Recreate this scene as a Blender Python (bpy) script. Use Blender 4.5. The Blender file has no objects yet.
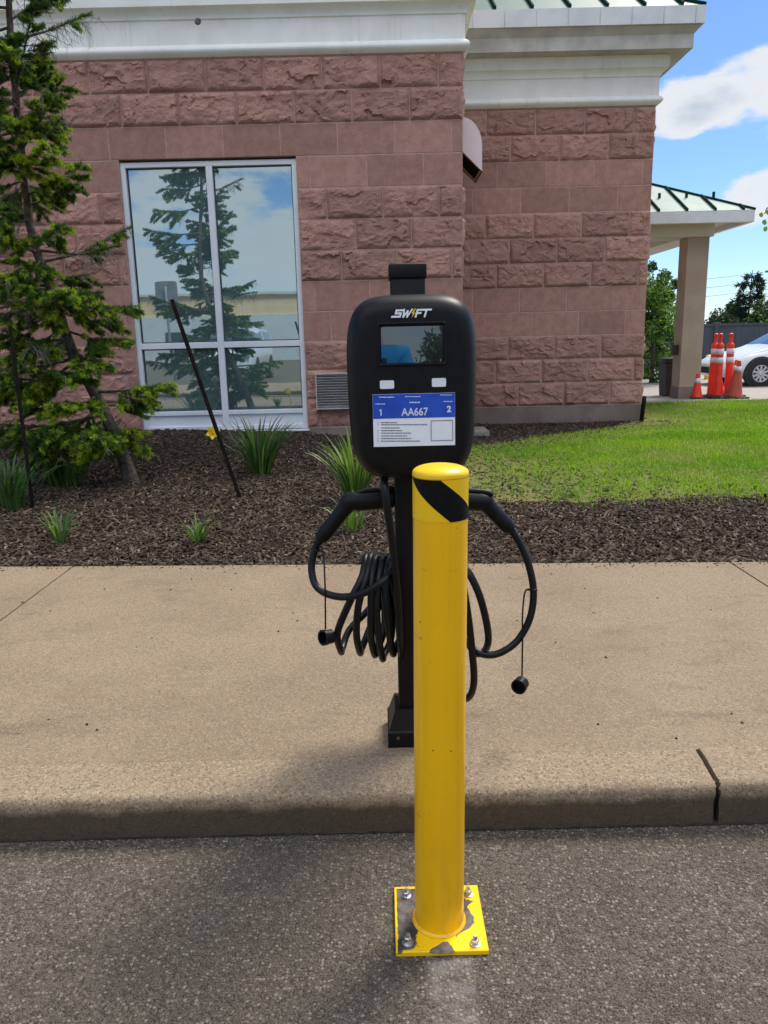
import bpy, bmesh, math, random
import numpy as np
from math import sin, cos, pi, radians, sqrt, atan2
from mathutils import Vector, Matrix, noise as mn

random.seed(7)
RNG = np.random.default_rng(11)
S = bpy.context.scene
COL = S.collection
V = Vector

# ------------------------------------------------------------------ camera
FPX, PITCH, ROLL, CAMH = 770.0, 12.7, -1.36, 1.29
CAMR = Matrix.Rotation(radians(90 - PITCH), 3, 'X') @ Matrix.Rotation(radians(ROLL), 3, 'Z')


def at(px, py, Y=None, z=None):
    """The point of the photograph's pixel at depth Y, or at height z: measuring aid."""
    d = CAMR @ V(((px - 384) / FPX, -(py - 512) / FPX, -1.0))
    t = Y / d.y if Y is not None else (z - CAMH) / d.z
    return V((0, 0, CAMH)) + d * t


cam_d = bpy.data.cameras.new('camera')
cam = bpy.data.objects.new('camera', cam_d)
COL.objects.link(cam)
cam.matrix_world = Matrix.Translation((0, 0, CAMH)) @ CAMR.to_4x4()
cam_d.sensor_fit = 'VERTICAL'
cam_d.sensor_height = 34.6
cam_d.sensor_width = 25.95
cam_d.lens = 34.6 * FPX / 1024
cam_d.clip_start = 0.02
cam_d.clip_end = 3000
S.camera = cam

# ------------------------------------------------------------------ light
AZ = atan2(0.65, 0.76)
EL = radians(54)
sun_to = V((sin(AZ) * cos(EL), cos(AZ) * cos(EL), sin(EL)))
sd = bpy.data.lights.new('sun', 'SUN')
sd.energy = 3.4
sd.angle = radians(20.0)
sd.color = (1.0, 0.94, 0.85)
so = bpy.data.objects.new('sun', sd)
COL.objects.link(so)
so.rotation_euler = sun_to.to_track_quat('Z', 'Y').to_euler()
so.location = (5, 5, 20)

S.view_settings.view_transform = 'Standard'
S.view_settings.look = 'None'
S.view_settings.gamma = 1
S.view_settings.exposure = 0.34
S.view_settings.use_curve_mapping = False
S.render.engine = 'CYCLES'
S.cycles.max_bounces = 8
S.cycles.use_denoising = True


# ------------------------------------------------------------------ node helpers
class N:
    def __init__(self, tree):
        self.t = tree

    def new(self, typ, ins=None, **kw):
        n = self.t.nodes.new(typ)
        for k, v in kw.items():
            setattr(n, k, v)
        for k, v in (ins or {}).items():
            self.put(n.inputs[k], v)
        return n

    def put(self, sock, v):
        if hasattr(v, 'is_output') or isinstance(v, bpy.types.NodeSocket):
            self.t.links.new(v, sock)
        else:
            if isinstance(v, tuple) and len(v) == 3 and sock.type == 'RGBA':
                v = (*v, 1)
            sock.default_value = v

    def math(self, op, a, b=0.0, c=None, clamp=False):
        n = self.new('ShaderNodeMath', operation=op, use_clamp=clamp)
        self.put(n.inputs[0], a)
        self.put(n.inputs[1], b)
        if c is not None:
            self.put(n.inputs[2], c)
        return n.outputs[0]

    def mix(self, f, a, b, mode='MIX'):
        n = self.new('ShaderNodeMix', data_type='RGBA', blend_type=mode)
        self.put(n.inputs[0], f)
        self.put(n.inputs[6], a)
        self.put(n.inputs[7], b)
        return n.outputs[2]

    def step(self, v, lo, hi):
        n = self.new('ShaderNodeMapRange', interpolation_type='SMOOTHSTEP')
        self.put(n.inputs[0], v)
        self.put(n.inputs[1], lo)
        self.put(n.inputs[2], hi)
        return n.outputs[0]

    def noise(self, vec, scale, detail=5, rough=0.55, dist=0.0):
        n = self.new('ShaderNodeTexNoise', {'Scale': scale, 'Detail': detail, 'Roughness': rough, 'Distortion': dist})
        if vec is not None:
            self.put(n.inputs['Vector'], vec)
        return n.outputs['Fac']

    def vor(self, vec, scale, feature='F1', out='Distance', rnd=1.0):
        n = self.new('ShaderNodeTexVoronoi', {'Scale': scale, 'Randomness': rnd}, feature=feature)
        if vec is not None:
            self.put(n.inputs['Vector'], vec)
        return n.outputs[out]

    def vmap(self, vec, loc=(0, 0, 0), sc=(1, 1, 1)):
        n = self.new('ShaderNodeMapping')
        self.put(n.inputs['Vector'], vec)
        n.inputs['Location'].default_value = loc
        n.inputs['Scale'].default_value = sc
        return n.outputs[0]


def mat_new(name):
    m = bpy.data.materials.new(name)
    m.use_nodes = True
    m.node_tree.nodes.clear()
    g = N(m.node_tree)
    b = g.new('ShaderNodeBsdfPrincipled')
    o = g.new('ShaderNodeOutputMaterial')
    g.t.links.new(b.outputs[0], o.inputs[0])
    co = g.new('ShaderNodeTexCoord').outputs['Object']
    return m, g, b, co


def bump(g, b, h, strength=0.3, dist=0.01):
    n = g.new('ShaderNodeBump', {'Strength': strength, 'Distance': dist, 'Height': h})
    g.t.links.new(n.outputs[0], b.inputs['Normal'])


def pbr(name, c1, c2=None, scale=6.0, rough=0.6, metal=0.0, bmp=0.0, bscale=60.0, spec=0.5, lo=0.35, hi=0.65, c3=None, s3=1.5, rvar=0.0, island=0.0, trans=0.0, coat=0.0):
    m, g, b, co = mat_new(name)
    col = c1
    if c2 is not None:
        col = g.mix(g.step(g.noise(co, scale, 6), lo, hi), c1, c2)
    if c3 is not None:
        col = g.mix(g.math('MULTIPLY', g.step(g.noise(co, s3, 5), 0.45, 0.75), 0.7), col, c3)
    if island:
        r = g.new('ShaderNodeNewGeometry').outputs['Random Per Island']
        v = g.math('MULTIPLY_ADD', r, island, 1 - island / 2)
        hs = g.new('ShaderNodeHueSaturation', {'Value': v, 'Color': col})
        col = hs.outputs[0]
    g.put(b.inputs['Base Color'], col)
    if rvar:
        g.put(b.inputs['Roughness'], g.math('MULTIPLY_ADD', g.noise(co, scale * 2, 4), rvar, rough - rvar / 2))
    else:
        b.inputs['Roughness'].default_value = rough
    b.inputs['Metallic'].default_value = metal
    b.inputs['Specular IOR Level'].default_value = spec
    if coat:
        b.inputs['Coat Weight'].default_value = coat
        b.inputs['Coat Roughness'].default_value = 0.12
    if bmp:
        bump(g, b, g.noise(co, bscale, 5), bmp, 0.01)
    if trans:
        # thin leaves let light through
        t = g.new('ShaderNodeBsdfTranslucent')
        g.put(t.inputs['Color'], col)
        mx = g.new('ShaderNodeMixShader', {0: trans})
        g.t.links.new(b.outputs[0], mx.inputs[1])
        g.t.links.new(t.outputs[0], mx.inputs[2])
        out = [n for n in g.t.nodes if n.type == 'OUTPUT_MATERIAL'][0]
        g.t.links.new(mx.outputs[0], out.inputs[0])
    return m


# ------------------------------------------------------------------ world sky with clouds
w = bpy.data.worlds.new('World')
S.world = w
w.use_nodes = True
w.node_tree.nodes.clear()
g = N(w.node_tree)
sky = g.new('ShaderNodeTexSky', sky_type='NISHITA')
sky.sun_disc = False
sky.sun_elevation = EL
sky.sun_rotation = AZ
sky.air_density = 1.0
sky.dust_density = 0.1
sky.ozone_density = 3.0
dirv = g.new('ShaderNodeTexCoord').outputs['Generated']
sep = g.new('ShaderNodeSeparateXYZ', {0: dirv})
flat = g.vmap(dirv, (0.35, 0.2, 0.0), (1, 1, 2.4))
n1 = g.noise(flat, 3.2, 10, 0.58, 0.25)
n2 = g.noise(g.vmap(flat, (3.1, 1.2, 0.5)), 15.0, 8, 0.6)


def blob(px, py, size, amt):
    d = (at(px, py, Y=100) - V((0, 0, CAMH))).normalized()
    dt = g.new('ShaderNodeVectorMath', operation='DOT_PRODUCT')
    g.put(dt.inputs[0], dirv)
    dt.inputs[1].default_value = d
    a = g.math('SUBTRACT', 1.0, dt.outputs['Value'])
    return g.math('MULTIPLY', g.step(a, size * size, 0.0), amt)


dens = g.math('MULTIPLY_ADD', n1, 1.0, -0.06)
dens = g.math('ADD', dens, g.math('MULTIPLY', g.step(sep.outputs['Z'], 0.42, 0.75), 0.14))  # extra cloud high overhead, out of view, added as fill light
dens = g.math('SUBTRACT', dens, g.math('MULTIPLY', g.step(sep.outputs['Y'], 0.5, 0.9), 0.06))
streak = g.noise(g.vmap(dirv, (0.4, 0.1, 0.0), (1.2, 1.2, 9.0)), 2.2, 7, 0.6)
dens = g.math('ADD', dens, g.math('MULTIPLY', g.step(sep.outputs['Y'], -0.1, -0.6), g.math('MULTIPLY_ADD', streak, 0.55, -0.20)))
for px, py, s_, a_ in ((724, 86, 0.052, 0.23), (692, 106, 0.044, 0.23), (670, 122, 0.033, 0.16), (757, 90, 0.052, 0.24), (762, 184, 0.047, 0.27), (728, 200, 0.036, 0.18), (600, 30, 0.12, -0.12), (725, 20, 0.055, -0.25), (690, 172, 0.045, -0.24), (738, 146, 0.036, -0.30), (720, 265, 0.10, -0.16)):
    dens = g.math('ADD', dens, blob(px, py, s_, a_))
edge = g.math('MULTIPLY_ADD', n2, 0.56, -0.28)
dens = g.math('ADD', dens, edge)
cl = g.step(dens, 0.49, 0.66)
cl = g.math('MULTIPLY', cl, g.step(sep.outputs['Z'], -0.02, 0.10))
shade = g.step(g.math('ADD', dens, g.math('MULTIPLY', g.noise(g.vmap(flat, (0.0, 0.0, 0.12)), 6.0, 5), 0.25)), 0.84, 1.2)
ccol = g.mix(shade, (5.2, 5.3, 5.4), (3.0, 3.35, 4.0))
back_fill = g.math('MULTIPLY_ADD', g.math('MULTIPLY', g.step(sep.outputs['Y'], 0.25, -0.35), g.step(sep.outputs['Z'], 0.30, 0.55)), 2.2, 1.0)  # unseen high clouds behind the camera, brightness added to fill shaded fronts
ccol = g.mix(1.0, ccol, back_fill, 'MULTIPLY')
skyc = g.mix(1.0, sky.outputs[0], (0.60, 0.72, 0.90), 'MULTIPLY')
skyc = g.mix(g.math('MULTIPLY', cl, 0.92), skyc, ccol)
bg = g.new('ShaderNodeBackground', {'Color': skyc, 'Strength': 0.13})
wo = g.new('ShaderNodeOutputWorld')
g.t.links.new(bg.outputs[0], wo.inputs[0])


# ------------------------------------------------------------------ objects
def tag(o, label=None, cat=None, group=None, kind=None):
    if label: o['label'] = label
    if cat: o['category'] = cat
    if group: o['group'] = group
    if kind: o['kind'] = kind
    return o


def thing(name, loc, label, cat, group=None):
    o = bpy.data.objects.new(name, None)
    COL.objects.link(o)
    o.location = loc
    o.empty_display_size = 0.1
    return tag(o, label, cat, group)


def root_loc(p):
    while p.parent is not None:
        p = p.parent
    return V(p.location)


class MB:
    """Collects faces in world coordinates; build() links them as one mesh."""

    def __init__(self):
        self.v, self.f, self.mi = [], [], []
        self.smooth = []

    def add(self, vs, fs, mi=0, smooth=False):
        k = len(self.v)
        self.v.extend([tuple(p) for p in vs])
        self.f.extend([tuple(i + k for i in q) for q in fs])
        self.mi.extend([mi] * len(fs))
        self.smooth.extend([smooth] * len(fs))
        return self

    def box(self, lo, hi, bev=0.0, seg=2, M4=None, mi=0, smooth=None):
        lo, hi = V(lo), V(hi)
        bm = bmesh.new()
        bmesh.ops.create_cube(bm, size=1)
        c, s = (lo + hi) / 2, hi - lo
        for q in bm.verts:
            q.co = V((q.co.x * s.x, q.co.y * s.y, q.co.z * s.z)) + c
        if bev:
            bmesh.ops.bevel(bm, geom=bm.edges[:], offset=bev, segments=seg, affect='EDGES', profile=0.5)
        if M4 is not None:
            bm.transform(M4)
        bm.verts.index_update()
        self.add([q.co.copy() for q in bm.verts], [[q.index for q in f.verts] for f in bm.faces], mi, bool(bev) if smooth is None else smooth)
        bm.free()
        return self

    def tube(self, pts, r, n=8, caps=True, mi=0, smooth=True, flat=1.0):
        pts = [V(p) for p in pts]
        rs = r if isinstance(r, (list, tuple)) else [r] * len(pts)
        vs, fs = [], []
        t0 = (pts[1] - pts[0]).normalized()
        up = V((0, 0, 1)) if abs(t0.z) < 0.9 else V((0, 1, 0))
        a = t0.cross(up).normalized()
        for i, p in enumerate(pts):
            t = (pts[min(i + 1, len(pts) - 1)] - pts[max(i - 1, 0)]).normalized()
            a = (a - t * a.dot(t)).normalized()
            b = t.cross(a)
            for k in range(n):
                an = 2 * pi * k / n
                vs.append(p + a * (cos(an) * rs[i]) + b * (sin(an) * rs[i] * flat))
        for i in range(len(pts) - 1):
            for k in range(n):
                k2 = (k + 1) % n
                fs.append((i * n + k, i * n + k2, (i + 1) * n + k2, (i + 1) * n + k))
        if caps:
            fs.append(tuple(range(n - 1, -1, -1)))
            fs.append(tuple(range((len(pts) - 1) * n, len(pts) * n)))
        return self.add(vs, fs, mi, smooth)

    def lathe(self, prof, c=(0, 0, 0), n=24, M4=None, mi=0, smooth=True):
        """prof: (r, z) list from bottom to top about the vertical through c."""
        vs, fs = [], []
        M4 = M4 or Matrix.Translation(c)
        for r, z in prof:
            for k in range(n):
                vs.append(M4 @ V((r * cos(2 * pi * k / n), r * sin(2 * pi * k / n), z)))
        for i in range(len(prof) - 1):
            for k in range(n):
                k2 = (k + 1) % n
                fs.append((i * n + k, i * n + k2, (i + 1) * n + k2, (i + 1) * n + k))
        fs.append(tuple(range(n - 1, -1, -1)))
        fs.append(tuple(range((len(prof) - 1) * n, len(prof) * n)))
        return self.add(vs, fs, mi, smooth)

    def prism(self, poly, O, U, W, D, depth, mi=0):
        """Polygon (u, w) in the plane O,U,W extruded by depth along D."""
        O, U, W, D = V(O), V(U), V(W), V(D)
        n = len(poly)
        a = [O + U * p[0] + W * p[1] for p in poly]
        vs = a + [p + D * depth for p in a]
        fs = [tuple(range(n - 1, -1, -1)), tuple(range(n, 2 * n))]
        fs += [(i, (i + 1) % n, (i + 1) % n + n, i + n) for i in range(n)]
        return self.add(vs, fs, mi)

    def build(self, name, mats, parent=None, origin=None, autosmooth=None):
        o_ = root_loc(parent) if parent is not None else V(origin or (0, 0, 0))
        me = bpy.data.meshes.new(name)
        me.from_pydata([(p[0] - o_.x, p[1] - o_.y, p[2] - o_.z) for p in self.v], [], self.f)
        for m in (mats if isinstance(mats, (list, tuple)) else [mats]):
            me.materials.append(m)
        me.polygons.foreach_set('material_index', self.mi)
        me.polygons.foreach_set('use_smooth', self.smooth)
        bm = bmesh.new()
        bm.from_mesh(me)
        bmesh.ops.recalc_face_normals(bm, faces=bm.faces[:])
        bm.to_mesh(me)
        bm.free()
        if autosmooth:
            me.set_sharp_from_angle(angle=radians(autosmooth))
        o = bpy.data.objects.new(name, me)
        COL.objects.link(o)
        if parent is not None:
            o.parent = parent
        else:
            o.location = o_
        return o


def np_mesh(name, verts, faces, mats, parent=None, origin=(0, 0, 0), mi=None, smooth=False):
    """Quick mesh from numpy arrays; faces is (n,3) or (n,4)."""
    o_ = np.array(root_loc(parent)) if parent is not None else np.array(origin, float)
    verts = np.asarray(verts, float).reshape(-1, 3) - o_
    k = faces.shape[1]
    me = bpy.data.meshes.new(name)
    me.vertices.add(len(verts))
    me.vertices.foreach_set('co', verts.ravel())
    me.loops.add(faces.size)
    me.loops.foreach_set('vertex_index', faces.ravel().astype(np.int32))
    me.polygons.add(len(faces))
    me.polygons.foreach_set('loop_start', np.arange(0, faces.size, k, dtype=np.int32))
    me.polygons.foreach_set('loop_total', np.full(len(faces), k, dtype=np.int32))
    for m in (mats if isinstance(mats, (list, tuple)) else [mats]):
        me.materials.append(m)
    if mi is not None:
        me.polygons.foreach_set('material_index', np.asarray(mi, dtype=np.int32))
    me.polygons.foreach_set('use_smooth', np.full(len(faces), smooth))
    me.update(calc_edges=True)
    me.validate()
    o = bpy.data.objects.new(name, me)
    COL.objects.link(o)
    if parent is not None:
        o.parent = parent
    else:
        o.location = origin
    return o


def spline(pts, n=8):
    pts = [V(p) for p in pts]
    P = [pts[0] * 2 - pts[1]] + pts + [pts[-1] * 2 - pts[-2]]
    out = []
    for i in range(1, len(P) - 2):
        for k in range(n):
            t = k / n
            a, b, c, d = P[i - 1], P[i], P[i + 1], P[i + 2]
            out.append(0.5 * ((2 * b) + (c - a) * t + (2 * a - 5 * b + 4 * c - d) * t * t + (3 * b - a - 3 * c + d) * t ** 3))
    out.append(pts[-1])
    return out


def text_into(mb, s, O, U, W, D, height, shear=0.0, bold=0.0, depth=0.0008, align='CENTER', mi=0):
    cu = bpy.data.curves.new('lettering', 'FONT')
    cu.body = s
    cu.align_x = align
    cu.align_y = 'CENTER'
    cu.size = height / 0.72
    cu.shear = shear
    cu.offset = bold
    ob = bpy.data.objects.new('lettering', cu)
    me = bpy.data.meshes.new_from_object(ob)
    O, U, W, D = V(O), V(U), V(W), V(D)
    vs = [O + U * p.co.x + W * p.co.y + D * depth for p in me.vertices]
    mb.add(vs, [tuple(p.vertices) for p in me.polygons], mi)
    bpy.data.objects.remove(ob)
    bpy.data.meshes.remove(me)
    bpy.data.curves.remove(cu)


def walk_back(x):
    return 3.935 - 0.06 * max(-9.0, min(9.0, x))


def ground_z(x, y):
    """Height of the planted bed and the lawn."""
    z = 0.10 + 0.02 * mn.noise(V((x * 0.9, y * 0.9, 3.3)))
    left = max(0.0, min(1.0, (0.9 - x) / 3.2))
    left = left * left * (3 - 2 * left)
    t = max(0.0, min(1.0, (y - 3.93) / 4.6))
    z += 0.19 * left * t
    z -= 0.075 * math.exp(-((y - 10.6) / 1.5) ** 2) * max(0.0, min(1.0, (x - 0.5) / 1.0))
    e = max(0.0, min(1.0, (y - walk_back(x)) / 0.3))
    z = 0.095 * (1 - e) + z * e
    if y < walk_back(x):
        z = 0.095 - min(0.05, (walk_back(x) - y) * 0.4)
    return z


def on_ground(px, py):
    """Where the ray through a pixel meets the bed or the lawn."""
    z = 0.15
    for _ in range(12):
        p = at(px, py, z=z)
        z = ground_z(p.x, p.y)
    return V((p.x, p.y, z))


# ------------------------------------------------------------------ materials of the setting
def m_asphalt():
    m, g, b, co = mat_new('aged_asphalt')
    base = g.mix(g.step(g.noise(co, 1.6, 6), 0.35, 0.7), (0.125, 0.097, 0.072), (0.185, 0.150, 0.115))
    base = g.mix(g.step(g.noise(g.vmap(co, (4, 2, 0)), 4.5, 6), 0.5, 0.75), base, (0.075, 0.062, 0.050))
    cr = g.vor(co, 125, 'F1', 'Color')
    cs = g.new('ShaderNodeSeparateColor', {0: cr})
    chip = g.step(cs.outputs[0], 0.45, 0.9)
    cd = g.vor(co, 125, 'F1', 'Distance')
    inside = g.step(cd, 0.55, 0.3)
    col = g.mix(g.math('MULTIPLY', g.math('MULTIPLY', chip, inside), 0.9), base, (0.56, 0.49, 0.40))
    cs2 = g.step(cs.outputs[1], 0.5, 0.8)
    col = g.mix(g.math('MULTIPLY', cs2, 0.85), col, (0.020, 0.018, 0.017))
    oil = g.step(g.noise(g.vmap(co, (7, 3, 0)), 2.3, 6, 0.6), 0.52, 0.72)
    col = g.mix(g.math('MULTIPLY', oil, 0.45), col, (0.035, 0.032, 0.030))
    fine = g.noise(co, 260, 4, 0.75)
    col = g.mix(0.5, col, g.mix(g.step(fine, 0.38, 0.66), (0.03, 0.026, 0.022), (0.40, 0.335, 0.265)))
    # worn parking line running away from the bollard
    sp = g.new('ShaderNodeSeparateXYZ', {0: co})
    ln = g.step(g.math('ABSOLUTE', g.math('SUBTRACT', sp.outputs[0], 0.115)), 0.06, 0.03)
    ln = g.math('MULTIPLY', ln, g.step(sp.outputs[1], 1.45, 1.36))
    ln = g.math('MULTIPLY', ln, g.step(g.noise(co, 14, 6, 0.7), 0.35, 0.62))
    col = g.mix(g.math('MULTIPLY', ln, 0.42), col, (0.46, 0.42, 0.37))
    g.put(b.inputs['Base Color'], col)
    b.inputs['Roughness'].default_value = 0.92
    b.inputs['Specular IOR Level'].default_value = 0.12
    bump(g, b, g.math('ADD', g.math('MULTIPLY', cd, -1.0), g.math('MULTIPLY', fine, 0.8)), 1.0, 0.008)
    return m


def m_concrete(name, c1, c2, agg, sc=260, stain=(0.14, 0.115, 0.085), k=0.6, bm_=0.35, face_shade=False):
    m, g, b, co = mat_new(name)
    col = g.mix(g.step(g.noise(co, 2.2, 6), 0.3, 0.72), c1, c2)
    sp = g.noise(g.vmap(co, (1, 5, 0), (1.0, 2.2, 1)), 3.2, 7, 0.62)
    col = g.mix(g.math('MULTIPLY', g.step(sp, 0.52, 0.78), k), col, stain)
    cv = g.vor(co, sc, 'F1', 'Color')
    cs = g.new('ShaderNodeSeparateColor', {0: cv})
    col = g.mix(g.math('MULTIPLY', g.step(cs.outputs[0], 0.6, 1.0), 0.6), col, agg)
    col = g.mix(g.math('MULTIPLY', g.step(cs.outputs[1], 0.68, 0.95), 0.75), col, (0.08, 0.060, 0.043))
    fine = g.noise(co, sc * 1.7, 3, 0.7)
    col = g.mix(0.35, col, g.mix(g.step(fine, 0.3, 0.7), (0.1, 0.08, 0.06), agg))
    if face_shade:      # painted shade: darkens the lower kerb face, uneven along its length
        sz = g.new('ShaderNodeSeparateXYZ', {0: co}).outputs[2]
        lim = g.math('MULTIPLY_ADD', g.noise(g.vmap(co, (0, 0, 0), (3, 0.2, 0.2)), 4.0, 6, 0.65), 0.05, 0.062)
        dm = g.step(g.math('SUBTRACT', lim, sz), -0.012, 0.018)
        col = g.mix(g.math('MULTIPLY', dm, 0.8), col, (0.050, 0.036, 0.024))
    # a few dark spots (gum, oil)
    sd_ = g.vor(co, 2.6, 'F1', 'Distance')
    col = g.mix(g.math('MULTIPLY', g.step(sd_, 0.035, 0.02), 0.55), col, (0.07, 0.06, 0.05))
    g.put(b.inputs['Base Color'], col)
    b.inputs['Roughness'].default_value = 0.85
    b.inputs['Specular IOR Level'].default_value = 0.25
    bump(g, b, g.math('ADD', fine, g.math('MULTIPLY', cs.outputs[0], 0.5)), bm_, 0.004)
    return m


def m_stone(name, c1, c2, c3):
    m, g, b, co = mat_new(name)
    r = g.new('ShaderNodeNewGeometry').outputs['Random Per Island']
    col = g.mix(g.step(g.noise(co, 9, 7, 0.65), 0.3, 0.7), c1, c2)
    col = g.mix(g.math('MULTIPLY', g.step(g.noise(co, 70, 5, 0.7), 0.45, 0.75), 0.5), col, c3)
    hs = g.new('ShaderNodeHueSaturation', {'Value': g.math('MULTIPLY_ADD', r, 0.28, 0.86), 'Color': col})
    hs.inputs['Saturation'].default_value = 1.0
    streak = g.noise(g.vmap(co, (2, 1, 0), (5.0, 5.0, 0.5)), 2.0, 6, 0.6)
    col = g.mix(g.math('MULTIPLY', g.step(streak, 0.55, 0.8), 0.28), hs.outputs[0], (0.36, 0.24, 0.21))
    g.put(b.inputs['Base Color'], col)
    b.inputs['Roughness'].default_value = 0.9
    b.inputs['Specular IOR Level'].default_value = 0.2
    bump(g, b, g.math('ADD', g.noise(co, 45, 7, 0.7), g.math('MULTIPLY', g.noise(co, 220, 3), 0.4)), 0.55, 0.012)
    return m


def m_white():
    m, g, b, co = mat_new('weathered_white_cornice')
    col = g.mix(g.step(g.noise(co, 3, 6), 0.35, 0.65), (0.80, 0.795, 0.74), (0.87, 0.865, 0.82))
    run = g.noise(g.vmap(co, (0, 0, 0), (9.0, 9.0, 0.35)), 1.6, 7, 0.65)
    top = g.noise(g.vmap(co, (3, 0, 0), (0.6, 0.6, 2.2)), 1.5, 4)
    col = g.mix(g.math('MULTIPLY', g.math('MULTIPLY', g.step(run, 0.50, 0.74), g.step(top, 0.42, 0.66)), 0.42), col, (0.30, 0.29, 0.26))
    g.put(b.inputs['Base Color'], col)
    b.inputs['Roughness'].default_value = 0.75
    b.inputs['Specular IOR Level'].default_value = 0.25
    bump(g, b, g.noise(co, 90, 5), 0.15, 0.005)
    return m


MT = {}
MT['asphalt'] = m_asphalt()
MT['walk'] = m_concrete('buff_sidewalk_concrete', (0.195, 0.136, 0.083), (0.272, 0.198, 0.126), (0.42, 0.325, 0.22), 200, (0.105, 0.075, 0.047), 1.0)
MT['kerb'] = m_concrete('rough_kerb_concrete', (0.27, 0.190, 0.115), (0.35, 0.255, 0.160), (0.55, 0.43, 0.30), 170, (0.14, 0.10, 0.066), 0.8, 0.9, face_shade=True)
MT['apron'] = m_concrete('pale_apron_concrete', (0.40, 0.36, 0.32), (0.48, 0.44, 0.40), (0.5, 0.46, 0.42), 90, (0.28, 0.25, 0.22), 0.5, 0.2)
MT['stone'] = m_stone('pink_split_stone', (0.335, 0.175, 0.138), (0.45, 0.248, 0.197), (0.54, 0.335, 0.275))
MT['mortar'] = pbr('mortar_joint', (0.43, 0.28, 0.24), (0.53, 0.365, 0.32), 12, 0.95, spec=0.1)
MT['plinth'] = pbr('grey_pink_plinth', (0.21, 0.155, 0.135), (0.27, 0.205, 0.18), 5, 0.9, bmp=0.3, bscale=80, c3=(0.14, 0.105, 0.09), s3=2.5, spec=0.2)
MT['white'] = m_white()
MT['greyfascia'] = pbr('grey_weathered_fascia', (0.45, 0.43, 0.39), (0.55, 0.53, 0.48), 4, 0.8, c3=(0.32, 0.30, 0.26), s3=3.0, spec=0.2)
MT['gutter'] = pbr('white_metal_gutter', (0.66, 0.67, 0.68), (0.74, 0.75, 0.76), 4, 0.5)
MT['roofgreen'] = pbr('pale_green_metal_roof', (0.22, 0.30, 0.26), (0.28, 0.36, 0.31), 3, 0.6, spec=0.25)
MT['roofdark'] = pbr('sky_sheen_green_roof', (0.03, 0.095, 0.075), (0.15, 0.23, 0.19), 0.5, 0.5, spec=0.3, lo=0.45, hi=0.55)  # pale patches paint the sky's reflection into the dark green
MT['ribgreen'] = pbr('dark_green_roof_seam', (0.008, 0.036, 0.028), (0.014, 0.05, 0.04), 3, 0.9, spec=0.06)
MT['alum'] = pbr('white_aluminium_frame', (0.70, 0.73, 0.76), (0.76, 0.79, 0.82), 3, 0.4, spec=0.5)
MT['dark'] = pbr('dark_cavity', (0.012, 0.011, 0.010), None, rough=0.9, spec=0.1)
MT['hood'] = pbr('pale_pink_painted_hood', (0.78, 0.65, 0.66), (0.83, 0.70, 0.71), 5, 0.5)
MT['rust'] = pbr('brown_rusty_rim', (0.13, 0.07, 0.04), (0.2, 0.12, 0.07), 30, 0.8)
MT['vent'] = pbr('grey_metal_vent', (0.42, 0.40, 0.39), (0.50, 0.48, 0.47), 8, 0.5)
MT['yellow'] = None
MT['black'] = pbr('black_satin_plastic', (0.003, 0.0033, 0.004), (0.005, 0.0055, 0.0065), 40, 0.44, bmp=0.03, bscale=600, spec=0.22)
MT['blackpost'] = pbr('black_powder_coat', (0.003, 0.003, 0.0033), (0.005, 0.005, 0.0055), 60, 0.5, bmp=0.05, bscale=500, spec=0.25)
MT['rubber'] = pbr('black_rubber_cable', (0.003, 0.0035, 0.0045), (0.006, 0.007, 0.008), 50, 0.38, bmp=0.05, bscale=200, spec=0.28)
MT['steel'] = pbr('galvanised_steel', (0.50, 0.50, 0.50), (0.62, 0.62, 0.62), 90, 0.32, metal=1.0)
MT['bare'] = pbr('bare_dark_steel', (0.035, 0.031, 0.028), (0.13, 0.12, 0.11), 45, 0.6, bmp=0.2, bscale=200, spec=0.4, c3=(0.13, 0.065, 0.03), s3=60)
MT['bark'] = pbr('grey_bark', (0.085, 0.065, 0.05), (0.16, 0.13, 0.105), 30, 0.95, bmp=0.8, bscale=60, spec=0.1)
MT['deadtwig'] = pbr('dead_grey_twig', (0.16, 0.14, 0.12), (0.22, 0.20, 0.17), 20, 0.95, spec=0.1)
MT['needle'] = pbr('spruce_needle', (0.055, 0.118, 0.018), (0.105, 0.19, 0.030), 5, 0.6, spec=0.3, island=0.8, trans=0.4)
MT['tip'] = pbr('young_spruce_needle', (0.27, 0.40, 0.022), (0.38, 0.48, 0.03), 5, 0.6, spec=0.3, island=0.5, trans=0.3)
MT['darkneedle'] = pbr('dark_conifer_needle', (0.014, 0.034, 0.018), (0.026, 0.055, 0.024), 3, 0.7, spec=0.2, island=0.7, trans=0.15)
MT['leaf'] = pbr('mid_green_leaf', (0.12, 0.25, 0.024), (0.19, 0.33, 0.04), 1.5, 0.55, spec=0.4, island=0.7, trans=0.45)
MT['darkleaf'] = pbr('dark_green_leaf', (0.022, 0.05, 0.018), (0.04, 0.08, 0.025), 1.5, 0.6, spec=0.3, island=0.7, trans=0.2)
MT['lily'] = pbr('daylily_leaf', (0.045, 0.105, 0.020), (0.075, 0.15, 0.030), 6, 0.45, spec=0.4, island=0.6, trans=0.3)
MT['lilylight'] = pbr('pale_daylily_leaf', (0.13, 0.23, 0.030), (0.20, 0.29, 0.05), 6, 0.45, spec=0.4, island=0.6, trans=0.35)
MT['petal'] = pbr('yellow_petal', (0.85, 0.60, 0.01), (0.9, 0.68, 0.03), 10, 0.5, trans=0.3)
MT['grass'] = pbr('lawn_grass', (0.16, 0.34, 0.008), (0.26, 0.44, 0.016), 1.3, 0.6, spec=0.3, island=0.7, trans=0.4, c3=(0.40, 0.38, 0.12), s3=1.0)
MT['soil'] = pbr('lawn_soil', (0.12, 0.125, 0.035), (0.18, 0.15, 0.075), 4, 0.95, bmp=0.6, bscale=60, spec=0.1)
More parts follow.
